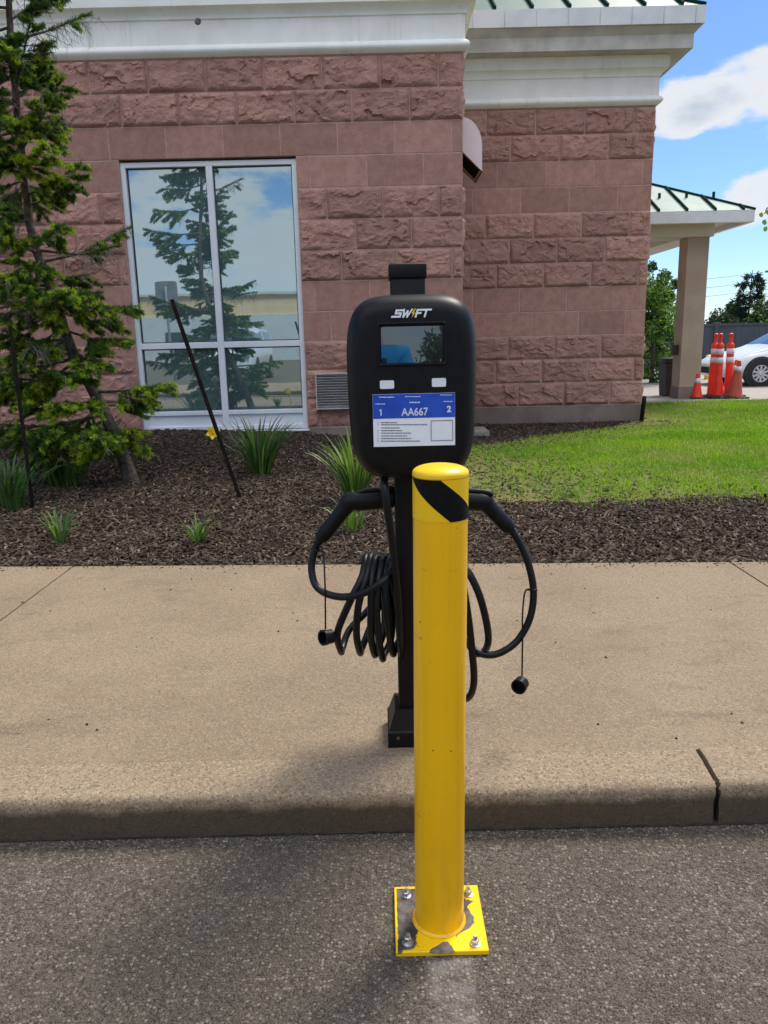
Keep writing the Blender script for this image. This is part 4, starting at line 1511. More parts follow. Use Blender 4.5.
def connector(side, body, elbow, tail, name_side):
    """Plug in its holster: thick horizontal body, angled grip, strain relief."""
    mb = MB()
    b0, b1, b2 = V(body), V(elbow), V(tail)
    d1 = (b2 - b1).normalized()
    pts = [b0, b0.lerp(b1, .35), b0.lerp(b1, .7), b1, b1.lerp(b2, .12), b1.lerp(b2, .3), b1.lerp(b2, .55), b1.lerp(b2, .8), b2]
    sp_ = spline(pts, 4)
    n = len(sp_)
    rs = []
    for i in range(n):
        t = i / (n - 1)
        rs.append(np.interp(t, [0, .3, .45, .55, .7, .85, .95, 1], [.0275, .0285, .026, .0225, .0215, .0225, .020, .013]))
    mb.tube(sp_, [float(r) for r in rs], 20)
    co_ = mb.build('charging_connector', MT['black'], cs_, autosmooth=60)
    mb = MB()
    dl = (b1 - b0).normalized()
    q = [b0 + V((0, -.004, .024)), b0 + dl * .03 + V((0, -.004, .0295)), b0 + dl * .075 + V((0, -.004, .030)), b0 + dl * .095 + V((0, -.004, .024))]
    mb.tube(spline(q, 5), 0.0075, 8)
    mb.build('latch', MT['rubber'], co_)
    mb = MB()
    for k in range(5):
        c = b1.lerp(b2, 0.80 + 0.07 * k)
        mb.tube([c - d1 * .003, c - d1 * .0015, c + d1 * .0015, c + d1 * .003], [.016 - k * .0014, .0185 - k * .0015, .0185 - k * .0015, .016 - k * .0014], 16)
    mb.build('strain_relief', MT['rubber'], co_)
    return co_


for sgn in (-1, 1):
    mb = MB()
    x0 = PX + sgn * hp
    mb.lathe([(0.026, 0.0), (0.031, 0.004), (0.033, 0.03), (0.033, 0.042), (0.027, 0.043)], n=24, M4=Matrix.Translation((x0, CYY, cp(385, 497).z)) @ Matrix.Rotation(radians(90 * sgn), 4, 'Y'))
    mb.build('connector_holster', MT['blackpost'], cs_, autosmooth=50)
    # cable hook
    mb = MB()
    hz = cp(372, 566).z
    mb.tube(spline([(x0 - sgn * .004, PY, hz - .01), (x0 + sgn * .04, PY, hz - .014), (x0 + sgn * .075, PY, hz - .012), (x0 + sgn * .085, PY, hz + .004)], 5), .009, 10)
    mb.build('cable_hook', MT['blackpost'], cs_)

cl_ = connector(-1, cp(391, 499), cp(350, 502), cp(319, 541), 'l')
cr2 = connector(1, cp(459, 500), cp(484, 502), cp(512, 531), 'r')
# left cable: grip -> swing -> coils on the hook -> up to the housing
path = [cp(319, 541), cp(314.5, 552), cp(311.5, 568, -.01), cp(315, 584, -.03), cp(325, 593, -.05), cp(343, 597, -.08), cp(364, 593, -.11), cp(382, 582, -.12), cp(391, 570, -.08), cp(390, 562, 0.0), cp(386, 562, .05)]
tops = [(366, 557), (371, 556), (376, 558), (383, 559), (389, 561)]
bots = [(341, 651), (360, 652), (374.5, 654), (382.5, 658), (393, 653)]
for k in range(5):
    tx_, ty_ = tops[k]
    bx_, by_ = bots[k]
    wv = random.uniform(-2, 2)
    path += [cp(tx_ + 8, ty_ + 45, .11), cp(bx_ + 9, by_ - 22, .09), cp(bx_ + 1.5, by_ - 3, .04), cp(bx_, by_, -.01), cp(bx_ - 3.5, by_ - 18, -.055),
             cp(bx_ * .5 + tx_ * .5 - 5 + wv, (ty_ + by_) / 2, -.085), cp(tx_ - 4, ty_ + 20, -.065), cp(tx_, ty_, -.01), cp(tx_ + 5, ty_ + 6, .05)]
path += [cp(402, 600, .09), cp(404, 640, .05), cp(402, 658, .0), cp(400, 640, -.07), cp(398, 600, -.10), cp(393, 550, -.125), cp(388, 515, -.14), cp(385, 490, -.135), cp(384, 474, -.10), cp(384, 462, -.09)]
mb = MB()
mb.tube(spline(path, 7), CR_, 12)
mb.build('charging_cable', MT['rubber'], cs_)
path = [cp(512, 531), cp(521, 546), cp(529, 566, -.01), cp(533.5, 592, -.02), cp(530, 618, -.03), cp(518, 640, -.04), cp(502, 652, -.05), cp(488, 655, -.05), cp(476, 651, -.04), cp(467, 641, .0), cp(458, 622, .06), cp(452, 580, .08), cp(456, 566, .02), cp(462, 566, -.03),
        cp(470, 575, -.06), cp(480, 597, -.07), cp(487, 625, -.06), cp(488, 643, -.03), cp(482, 653, .02), cp(472, 650, .06), cp(460, 620, .08), cp(455, 575, .06), cp(457, 562, .0),
        cp(462, 580, -.05), cp(468, 615, -.06), cp(472.5, 655, -.055), cp(474, 680, -.04), cp(471, 694, -.01), cp(464, 698, .03), cp(455, 680, .06), cp(446, 600, .0), cp(432, 520, -.12), cp(428, 480, -.12), cp(428, 462, -.09)]
mb = MB()
mb.tube(spline(path, 7), CR_, 12)
mb.build('charging_cable', MT['rubber'], cs_)


def dust_cap(parent, pts, c, ax):
    mb = MB()
    mb.tube(spline(pts, 6), 0.0024, 6)
    cd_ = mb.build('cap_cord', MT['rubber'], parent)
    mb = MB()
    rot = V(ax).normalized().to_track_quat('Z', 'Y').to_matrix().to_4x4()
    mb.lathe([(0.017, -0.018), (0.0205, -0.014), (0.0205, 0.006), (0.0225, 0.0065), (0.0225, 0.018), (0.0175, 0.018), (0.016, -0.002)], n=24, M4=Matrix.Translation(c) @ rot)
    mb.build('dust_cap', MT['black'], parent, autosmooth=40)
    # ring round the cable
    return cd_


dust_cap(cl_, [cp(319, 545, -.012), cp(323, 552, -.02), cp(325, 585, -.06), cp(325.5, 629, -.06)], cp(327.5, 637, -.06), (-0.8, -0.75, 0.15))
dust_cap(cr2, [cp(531, 589, -.03), cp(525, 592, -.035), cp(522.5, 615, -.045), cp(522.5, 640, -.05), cp(522, 676, -.05)], cp(520.5, 684.5, -.05), (-0.5, -0.85, -0.05))
mb = MB()
for c, ax in ((cp(316.5, 549), V((.35, 0, 1))), (cp(532.5, 590, -.018), V((0.05, 0.3, 1)))):
    rot = ax.normalized().to_track_quat('Z', 'Y').to_matrix().to_4x4()
    mb = MB()
    pts = [Matrix.Translation(c) @ rot @ V((0.0128 * cos(2 * pi * k / 16), 0.0128 * sin(2 * pi * k / 16), 0)) for k in range(17)]
    mb.tube(pts, 0.0028, 6, caps=False)
    mb.build('cord_ring', MT['rubber'], cl_ if c.x < 0 else cr2)


# ------------------------------------------------------------------ plants
def blades(rs, c, n, hmin, hmax, wid, spread, segs=6, lean=0.9):
    """Arching strap leaves as folded ribbons."""
    vs, fs = [], []
    for _ in range(n):
        a = rs.uniform(0, 2 * pi)
        r0 = rs.uniform(0, spread)
        L = rs.uniform(hmin, hmax)
        bend = rs.uniform(0.5, 1.5) * lean
        el0 = rs.uniform(1.17, 1.53)
        w_ = wid * rs.uniform(.7, 1.2)
        p = V((c[0] + r0 * cos(a), c[1] + r0 * sin(a), c[2] - 0.01))
        tw = rs.uniform(-.5, .5)
        el = el0
        k0 = len(vs)
        for s in range(segs + 1):
            t = s / segs
            d = V((cos(a) * cos(el), sin(a) * cos(el), sin(el)))
            sd_ = V((-sin(a), cos(a), 0)) * cos(tw) + V((0, 0, 1)) * sin(tw) * .6
            ww = w_ * (0.55 + 0.9 * t) * (1 - t ** 3) + 0.0006 if t < 1 else 0.0006
            ww = min(ww, w_)
            up_ = sd_.cross(d)
            vs += [p - sd_ * ww, p + up_ * (-ww * .45), p + sd_ * ww]
            p = p + d * (L / segs)
            el -= bend * (2.6 / segs) * (0.35 + 1.2 * t) * 0.62
        for s in range(segs):
            b_ = k0 + s * 3
            fs += [(b_, b_ + 1, b_ + 4, b_ + 3), (b_ + 1, b_ + 2, b_ + 5, b_ + 4)]
    return vs, fs


def lily(px, py, zg, n, h0, h1, wid, spread, seed, mat, label, name='daylily', extra=None, group=None, lean=.8):
    b = on_ground(px, py)
    z = b.z
    o = MB()
    rs = random.Random(seed)
    o.add(*blades(rs, (b.x, b.y, z), n, h0, h1, wid, spread, lean=lean), 0, True)
    if extra:
        o.add(*blades(rs, (b.x, b.y, z), extra, h0 * .8, h1 * .9, wid * .9, spread, lean=lean), 1, True)
    ob = o.build(name, [MT[mat], MT['lily' if mat == 'lilylight' else 'lilylight']], origin=(b.x, b.y, z))
    tag(ob, label, 'plant', group)
    return b


GL = 'daylily clumps in the mulch bed'
lc = lily(260, 475, .22, 110, .34, .60, .0085, .09, 1, 'lily', 'dark green daylily clump below the window, right of the leaning stake', extra=6, group=GL, lean=.6)
lily(104, 458, .30, 80, .25, .48, .009, .13, 2, 'lily', 'dark green daylily clump against the wall behind the spruce trunk', extra=5, group=GL)
lily(68, 486, .28, 75, .25, .45, .009, .16, 3, 'lily', 'dark daylily clump under the low boughs of the spruce', group=GL)
lily(10, 508, .25, 80, .25, .44, .010, .15, 4, 'lily', 'daylily clump at the left stake, cut by the picture edge', group=GL)
lily(356, 501, .17, 70, .34, .62, .0105, .07, 5, 'lilylight', 'bright green sunlit daylily clump behind the charging station', extra=25, group=GL, lean=.62)
lily(352, 531, .15, 26, .12, .30, .008, .07, 6, 'lilylight', 'small pale daylily sprig between the bright clump and the sidewalk', extra=8, group=GL)
lily(60, 546, .15, 16, .16, .34, .008, .04, 7, 'lily', 'sparse green sprig in the mulch below the spruce', extra=9, group=GL)
lily(198, 544, .15, 20, .10, .23, .006, .04, 8, 'lily', 'small upright sprig in the mulch near the sidewalk, below the leaning stake', extra=12, group=GL)

# yellow daylily flower
fp = at(213, 433, Y=lc.y + 0.12)
fl = thing('lily_flower', (fp.x, fp.y, ground_z(fp.x, fp.y)), 'yellow lily flower in front of the window sill at the leaning stake', 'flower')
gz = ground_z(fp.x + 0.04, fp.y)
mb = MB()
mb.tube(spline([(fp.x + .05, fp.y + .02, gz - .01), (fp.x + .04, fp.y + .01, gz + .2), (fp.x + .008, fp.y, fp.z - .03)], 6), .003, 6)
mb.build('stem', MT['lily'], fl)
for k in range(6):
    a_ = 2 * pi * k / 6 + .3
    mb = MB()
    vs, fs = [], []
    ax = V((0.25, -0.85, 0.35)).normalized()
    e1_ = ax.cross(V((0, 0, 1))).normalized()
    e2_ = ax.cross(e1_)
    rad = e1_ * cos(a_) + e2_ * sin(a_)
    sd_ = ax.cross(rad)
    c0 = V((fp.x, fp.y, fp.z))
    for s in range(6):
        t = s / 5
        c = c0 + ax * (0.05 * sin(t * 1.9) - .03) + rad * (0.006 + 0.062 * t)
        w_ = 0.019 * sin(pi * min(.97, t * .85 + .12))
        vs += [c - sd_ * w_ + ax * .004, c, c + sd_ * w_ + ax * .004]
    for s in range(5):
        fs += [(s * 3, s * 3 + 1, s * 3 + 4, s * 3 + 3), (s * 3 + 1, s * 3 + 2, s * 3 + 5, s * 3 + 4)]
    mb.add(vs, fs, 0, True)
    mb.build('petal', MT['petal'], fl)

# leaning perforated stake
a_ = on_ground(239, 499); zg = a_.z
b_ = at(170.5, 300, Y=a_.y - 0.05)
d = (b_ - a_).normalized()
Ls = (b_ - a_).length
t = thing('sign_stake', (a_.x, a_.y, zg), 'dark brown perforated steel stake leaning left in front of the window', 'stake')
sw = 0.019
M4 = Matrix.Translation(a_) @ d.to_track_quat('Z', 'X').to_matrix().to_4x4() @ Matrix.Rotation(radians(90), 4, 'Z')
fwd = M4.to_3x3() @ V((0, -1, 0))
if fwd.y > 0:
    M4 = M4 @ Matrix.Rotation(radians(180), 4, 'Z')
mb = MB()
mb.box((-sw, -.002, -.15), (sw * .35, .002, Ls), M4=M4)
mb.box((sw * .351, -.004, -.15), (sw, .022, Ls), M4=M4)
mb.box((-sw, .0021, -.15), (-sw + .004, .022, Ls), M4=M4)
mb.build('channel', MT['stake'], t)
mb = MB()
k = 0.06
while k < Ls - .02:
    mb.lathe([(.0048, 0), (.0048, .0006)], n=10, M4=M4 @ Matrix.Translation((-.004, -.0021, k)) @ Matrix.Rotation(radians(90), 4, 'X'))
    k += 0.0508
mb.build('punched_hole', pbr('pale_hole', (0.22, 0.19, 0.17), None, rough=0.8), t)

# thin upright stake at the left
a_ = on_ground(33, 508); zg = a_.z
b_ = at(26, 325, Y=a_.y)
mb = MB()
mb.box((a_.x - .012, a_.y - .004, zg - .1), (a_.x + .012, a_.y + .004, b_.z))
mb.box((a_.x - .003, a_.y + .0045, zg - .1), (a_.x + .003, a_.y + .02, b_.z))
tag(mb.build('plant_stake', MT['stake'], origin=(a_.x, a_.y, zg)), 'thin dark upright stake standing behind the spruce boughs', 'stake')

# short black edging stake at the corner of the right block
a_ = on_ground(641, 422); b_ = at(644.5, 396, Y=a_.y)
mb = MB()
mb.tube([(a_.x, a_.y, a_.z - .05), (b_.x, b_.y, b_.z - .012), (b_.x, b_.y, b_.z)], [.03, .03, .024], 12)
tag(mb.build('marker_post', MT['blackpost'], origin=(a_.x, a_.y, .1)), 'short black post at the corner of the stone wall', 'post')

# splash block at the wall foot
a_ = on_ground(479, 437)
mb = MB()
z = ground_z(a_.x, a_.y)
mb.box((a_.x - .16, a_.y, z - .02), (a_.x + .13, a_.y + .5, z + .075), bev=.012)
tag(mb.build('splash_block', MT['paver'], origin=(a_.x, a_.y, z)), 'pale concrete splash block on the mulch beside the charger', 'paving block')


# ------------------------------------------------------------------ trees
def needles(tw, dens, ln, wd_, rs, droop=0.15):
    """tw: list of (p0, p1, tipflag). Returns triangles of needles round the twigs."""
    P0, D, T, Tip = [], [], [], []
    for (a, b, tip) in tw:
        L = (b - a).length
        n = max(2, int(L * dens))
        P0 += [a] * n
        D += [b - a] * n
        Tip += [tip] * n
    P0, D, Tip = np.array([tuple(p) for p in P0]), np.array([tuple(p) for p in D]), np.array(Tip)
    n = len(P0)
    t = rs.uniform(0, 1, n)
    c = P0 + D * t[:, None]
    dn = D / (np.linalg.norm(D, axis=1)[:, None] + 1e-9)
    rv = rs.normal(0, 1, (n, 3))
    rv[:, 2] = rv[:, 2] * 0.8 - 0.10
    rv -= dn * np.sum(rv * dn, 1)[:, None]
    rv /= np.linalg.norm(rv, axis=1)[:, None] + 1e-9
    nd = rv * 0.85 + dn * rs.uniform(0.3, 1.0, n)[:, None]
    nd /= np.linalg.norm(nd, axis=1)[:, None]
    l = ln * rs.uniform(.6, 1.25, n)[:, None]
    sd_ = np.cross(nd, rs.normal(0, 1, (n, 3)))
    sd_ /= np.linalg.norm(sd_, axis=1)[:, None] + 1e-9
    w_ = wd_ * rs.uniform(.7, 1.2, n)[:, None]
    v = np.stack([c - sd_ * w_ * .6, c + sd_ * w_ * .6, c + nd * l * .6 + sd_ * w_ * .5, c + nd * l, c + nd * l * .6 - sd_ * w_ * .5], 1).reshape(-1, 3)
    k = np.arange(n)[:, None] * 5
    f = np.concatenate([k + np.array([[0, 1, 2]]), k + np.array([[0, 2, 4]]), k + np.array([[4, 2, 3]])])
    mi = np.concatenate([Tip, Tip, Tip]).astype(int)
    return v, f, mi


def spruce_bough(p0, p1, rs, br, tw, young, sag=0.06, nt=None, tl=0.30, dead=0.0, bare=0.25):
    """A main limb with alternating flat side shoots. br gets tubes, tw needle twigs."""
    L = (p1 - p0).length
    mid = p0.lerp(p1, .5) + V((0, 0, -sag * L + .0)) + V((rs.uniform(-.05, .05), rs.uniform(-.05, .05), 0)) * L
    pts = spline([p0, mid, p1], 6)
    br.append((pts, 0.004 + 0.013 * L, 0.003))
    d0 = (p1 - p0).normalized()
    side = d0.cross(V((0, 0, 1)))
    side = side.normalized() if side.length > .05 else V((1, 0, 0))
    n = nt or int(8 + L * 19)
    def pos(t):
        f = t * (len(pts) - 1); i = min(int(f), len(pts) - 2)
        return pts[i].lerp(pts[i + 1], f - i)
    for i in range(n):
        t = bare + (0.98 - bare) * (i + rs.random()) / n
        c = pos(t)
        sg = 1 if i % 2 else -1
        l = tl * (1.15 - 0.7 * t) * rs.uniform(.6, 1.2)
        d = (d0 * rs.uniform(.5, 1.0) + side * sg * rs.uniform(.5, 1.0) + V((0, 0, rs.uniform(-.45, .25)))).normalized()
        q = c + d * l
        q.z -= l * rs.uniform(.05, .5)
        if rs.random() < dead:
            br.append(([c, c.lerp(q, .5) + V((0, 0, -.01)), q + V((0, 0, -.06 * rs.random()))], 0.0028, 0.0012, 1))
            for _ in range(4):
                e = c.lerp(q, rs.uniform(.3, 1))
                br.append(([e, e + V((rs.uniform(-.06, .06), rs.uniform(-.06, .06), -rs.uniform(.02, .12)))], 0.0018, 0.0008, 1))
            continue
        br.append(([c, q], 0.003, 0.0015))
        tw.append((c.lerp(q, .15), c.lerp(q, .66), 0))
        tw.append((c.lerp(q, .62), q + (q - c) * .10, 1 if rs.random() < young else 0))
        for _ in range(4 if l > .12 else 3):
            e = c.lerp(q, rs.uniform(.25, .85))
            d2 = (d + side * rs.choice((-1, 1)) * rs.uniform(.4, .9) + V((0, 0, rs.uniform(-.5, .2)))).normalized()
            e2 = e + d2 * l * rs.uniform(.3, .5)
            br.append(([e, e2], 0.0022, 0.001))
            tw.append((e, e.lerp(e2, .6), 0))
            tw.append((e.lerp(e2, .55), e2, 1 if rs.random() < young else 0))
    tw.append((pos(.5), pos(.95), 0))
    tw.append((pos(.93), p1 + d0 * .03, 1 if rs.random() < young else 0))


def build_spruce(name, base, trunk, tr, boughs, label, seed, dens, nl, nw, mats, group=None, young=.35, kind_parts=('trunk', 'limb', 'needles'), cat='tree'):
    rs = random.Random(seed)
    t = thing(name, base, label, cat, group)
    mb = MB()
    tp_ = spline(trunk, 6)
    n = len(tp_)
    k = MB()
    tp2 = []
    for i, p in enumerate(tp_):
        tp2.append(p + V((mn.noise(p * 6) * .012, mn.noise(p * 6 + V((9, 0, 0))) * .012, 0)))
    mb.tube(tp2, [tr[0] + (tr[1] - tr[0]) * (i / (n - 1)) ** .8 + (.35 * tr[0] * max(0, 1 - i / 2.5)) for i in range(n)], 12)
    mb.build('trunk', MT['bark'], t)
    br, tw = [], []
    for bgh in boughs:
        kw = dict(bgh[2]) if len(bgh) > 2 else {}
        kw.setdefault('dead', .2)
        y_ = kw.pop('young', young)
        spruce_bough(bgh[0], bgh[1], rs, br, tw, y_, **kw)
    mb = MB()
    for q in br:
        pts, r0, r1 = q[0], q[1], q[2]
        m_ = len(pts)
        mb.tube(pts, [r0 + (r1 - r0) * i / (m_ - 1) for i in range(m_)], 5 if r0 > .004 else 3, caps=False, mi=q[3] if len(q) > 3 else 0)
    mb.build('limbs', [MT['bark'], MT['deadtwig']], t)
    v, f, mi = needles(tw, dens, nl, nw, np.random.default_rng(seed))
    np_mesh('crown', v, f, mats, t, mi=mi)
    return t


# leaning spruce in the bed
TB = on_ground(133, 481)
zg = TB.z
TY0 = TB.y
tpx = [(133, 481, 0), (110, 425, .03), (88, 380, .05), (72, 350, .05), (55, 300, .08), (35, 245, .1), (25, 190, .1), (18, 120, .05), (12, 50, 0), (8, -20, 0), (4, -90, 0), (0, -140, 0)]
trunk = [at(x, y, Y=TY0 + d_) for x, y, d_ in tpx]
trunk[0].z = zg - .05


def trunk_at(py):
    for (a_, b_), (pa, pb) in zip(zip(trunk, trunk[1:]), zip(tpx, tpx[1:])):
        if pa[1] >= py >= pb[1]:
            return a_.lerp(b_, (pa[1] - py) / (pa[1] - pb[1]))
    return trunk[-1].copy()


B_ = []
rs = random.Random(21)


def bg_(py, tx_, ty_, dy, **kw):
    B_.append((trunk_at(py), at(tx_, ty_, Y=TY0 + dy), kw))


# boughs seen against the wall and window
bg_(392, 172, 384, -.15, young=.85, tl=.26, bare=.2, sag=.02)
bg_(405, 150, 398, .15, young=.3, tl=.24)
bg_(330, 128, 339, -.1, young=.5, tl=.2)
bg_(300, 136, 306, -.05, young=.6, tl=.22, bare=.15)
bg_(312, 118, 322, .2, young=.4, tl=.22)
bg_(262, 128, 228, .1, young=.35, tl=.16, dead=.5, bare=.45)
bg_(250, 118, 245, -.1, dead=.9, young=.2, tl=.2)
bg_(195, 78, 165, -.05, young=.5, tl=.22)
bg_(205, 76, 184, .1, young=.2, tl=.22)
bg_(150, 62, 78, -.1, young=.35, tl=.24)
bg_(120, 48, 126, .1, young=.3, tl=.22)
bg_(40, 88, 14, 0, dead=.95, young=.1, tl=.22)
bg_(75, 30, 22, -.2, young=.3, tl=.25)
bg_(170, 45, 145, -.35, young=1.0, tl=.24, bare=.1)
bg_(160, 5, 150, -.4, young=1.0, tl=.25, bare=.1)
bg_(430, 124, 430, -.3, young=.9, tl=.28, bare=.1, sag=.1)
bg_(436, 96, 436, -.55, young=.7, tl=.26, bare=.1)
bg_(425, 60, 452, -.3, young=.3, tl=.28)
bg_(420, 20, 440, .1, young=.3, tl=.3)
bg_(370, 50, 372, -.45, young=.55, tl=.28, bare=.1)
bg_(375, 10, 378, -.3, young=.5, tl=.3, bare=.15)
bg_(360, 5, 395, .2, young=.3, tl=.3)
bg_(340, -20, 330, -.1, young=.4, tl=.3)
bg_(315, 20, 305, -.4, young=.8, tl=.26, bare=.1)
bg_(325, 30, 345, -.5, dead=.6, young=.5, tl=.26)
bg_(290, 62, 290, -.5, young=.6, tl=.25, bare=.1)
bg_(280, -10, 275, .1, young=.3, tl=.3)
bg_(275, 85, 275, .3, young=.3, tl=.25)
bg_(260, 30, 262, -.4, young=.5, tl=.24)
bg_(235, -5, 240, -.2, young=.4, tl=.26)
bg_(240, 62, 225, -.4, young=.35, tl=.24)
bg_(215, 10, 205, .3, young=.3, tl=.28)
bg_(140, 45, 95, -.3, young=.5, tl=.26)
bg_(130, -10, 110, -.2, young=.4, tl=.26)
bg_(100, 35, 60, .2, young=.2, tl=.26)
bg_(90, 10, 50, -.4, young=.2, tl=.26)
bg_(60, -10, 30, -.2, young=.2, tl=.26)
bg_(20, 45, -5, .2, young=.3, tl=.24)
bg_(400, 22, 402, -.35, young=.6, tl=.3)
bg_(415, -8, 424, -.2, young=.5, tl=.32)
bg_(408, 44, 428, -.5, young=.6, tl=.28, bare=.1)
bg_(396, 64, 404, -.5, young=.7, tl=.26, bare=.1)
bg_(430, 30, 462, -.1, young=.3, tl=.3)
bg_(345, 105, 362, -.3, young=.6, tl=.22)
bg_(290, 100, 292, -.2, young=.5, tl=.22)
for i in range(8):
    c = trunk_at(60 + i * 40)
    L = rs.uniform(.35, .6)
    a_ = rs.uniform(1.25 * pi, 1.75 * pi)
    B_.append((c, c + V((cos(a_) * L, sin(a_) * L, rs.uniform(-.2, .05))), dict(dead=.2, young=.55, bare=.1, tl=.24)))
for i in range(34):
    py = rs.uniform(-110, 420) if i < 24 else -136 + 14 * (i - 24)
    c = trunk_at(py)
    L = (0.45 + (py + 130) / 560 * 0.75) * rs.uniform(.7, 1.1)
    a_ = rs.uniform(0.6 * pi, 1.5 * pi) if i < 24 else i * 2.4
    B_.append((c, c + V((cos(a_) * L, sin(a_) * L * .9, rs.uniform(-.15, .25) * L)), dict(dead=.35, young=.4)))
build_spruce('spruce_tree', (TB.x, TB.y, zg), trunk, (.056, .014), B_, 'leaning young spruce with bright tips and bare grey twigs in the mulch', 5, 1350, .030, .0035, [MT['needle'], MT['tip']])

def straight_spruce(name, x, y, zb_, h, rad, nb, label, seed, mats, dens, nl, nw, group=None, lo=.12, top=.05, tl=.4):
    rs = random.Random(seed)
    trunk = [V((x, y, zb_ - .1)), V((x + .02 * h * rs.uniform(-1, 1), y, zb_ + h * .5)), V((x, y, zb_ + h))]
    B = []
    for i in range(nb):
        t = lo + (0.97 - lo) * (i + rs.random()) / nb
        c = V((x, y, zb_ + h * t))
        L = (rad * (1 - t) ** .85 + top) * rs.uniform(.55, 1.15)
        a_ = i * 2.4 + rs.uniform(-.4, .4)
        B.append((c, c + V((cos(a_) * L, sin(a_) * L, L * rs.uniform(-.25, .2))), dict(tl=tl * (1 - .5 * t), nt=max(4, int(L * 9)))))
    return build_spruce(name, (x, y, zb_), trunk, (.03 + h * .012, .012), B, label, seed, dens, nl, nw, mats, group=group, young=.2)


# ------------------------------------------------------------------ traffic cones and delineators
def cone(name, px, py, Y, h, r, mat, label, bandz, tilt=0.0, group='traffic cones by the canopy column', base=True):
    b = at(px, py, Y=Y)
    z = 0.1
    t = thing(name, (b.x, Y, z), label, 'cone', group)
    sq = r * 1.22
    MB().box((b.x - sq, Y - sq, z), (b.x + sq, Y + sq, z + 0.03), bev=.01, seg=1).build('base', MT['rubberbase'], t)
    M4 = Matrix.Translation((b.x, Y, z + .03)) @ Matrix.Rotation(tilt, 4, 'Y')
    mb = MB()
    mb.lathe([(r, 0), (r * .97, .02), (r * .86, .045), (.026, h - .04), (.024, h - .03), (.012, h - .03)], n=24, M4=M4)
    mb.build('cone_body', mat, t, autosmooth=40)
    z0, z1 = bandz
    rr = lambda q: r * .86 + (.026 - r * .86) * (q - .045) / (h - .085)
    mb = MB()
    mb.lathe([(rr(z0) + .002, z0), (rr(z1) + .002, z1)], n=24, M4=M4)
    mb.build('reflective_band', MT['reflective'], t)
    return t


cone('traffic_cone', 696.5, 396, 14.0, .44, .105, MT['orange'], 'small orange cone with one white band against the canopy column', (.25, .33))
cone('traffic_cone', 733.5, 396, 13.9, .66, .165, MT['oldorange'], 'dull brick red cone at the right end of the orange markers', (.45, .53), tilt=.10)
cone('traffic_cone', 732, 394, 14.35, .66, .15, MT['orange'], 'bright orange cone mostly hidden behind the dull red cone', (.45, .53), tilt=.06)
cone('traffic_cone', 719, 394, 14.5, .38, .10, MT['orange'], 'short plain orange cone behind the paired delineator tubes', (.30, .305))


def delineator(px, py, Y, tilt, label):
    b = at(px, py, Y=Y)
    z = .1
    t = thing('traffic_delineator', (b.x, Y, z), label, 'delineator', 'orange delineator tubes by the canopy column')
    mb = MB()
    mb.lathe([(.19, 0), (.19, .035), (.165, .05), (.085, .06)], (b.x, Y, z), 8, smooth=False)
    mb.build('base', MT['rubberbase'], t)
    M4 = Matrix.Translation((b.x, Y, z + .055)) @ Matrix.Rotation(tilt, 4, 'Y')
    mb = MB()
    mb.lathe([(.078, 0), (.074, .05), (.066, .5), (.062, .84), (.066, .86), (.066, .885), (.045, .91), (.030, .925), (.028, .97), (.031, 1.03), (.036, 1.04), (.036, 1.075), (.02, 1.085), (.004, 1.086)], n=20, M4=M4)
    mb.build('tube', MT['orange'], t, autosmooth=40)
    for z0 in (.57, .72):
        mb = MB()
        mb.lathe([(.0695 - .006 * (z0 - .5), z0), (.0685 - .006 * (z0 - .5), z0 + .095)], n=20, M4=M4)
        mb.build('reflective_band', MT['reflective'], t)


delineator(711, 395, 14.15, .02, 'leftmost orange delineator tube, leaning right against its neighbour')
delineator(717, 396, 13.95, -.005, 'orange delineator tube in the middle, in front of the leftmost')
delineator(728, 395, 14.1, -.02, 'orange delineator tube standing apart behind the dull red cone')

# far yellow bollard
b = at(707, 387, Y=21.0); b2 = at(709, 355, Y=21.0)
t = thing('bollard', (b2.x, 21.0, 0), 'distant yellow bollard between the canopy column and the fence', 'bollard')
MB().lathe([(.085, .02), (.085, b2.z - .06)], (b2.x, 21.0, 0), 16).build('post', MT['yellow'], t, autosmooth=40)
MB().lathe([(.087, b2.z - .06), (.08, b2.z - .02), (.05, b2.z), (.005, b2.z + .006)], (b2.x, 21.0, 0), 16).build('cap', MT['capyellow'], t)


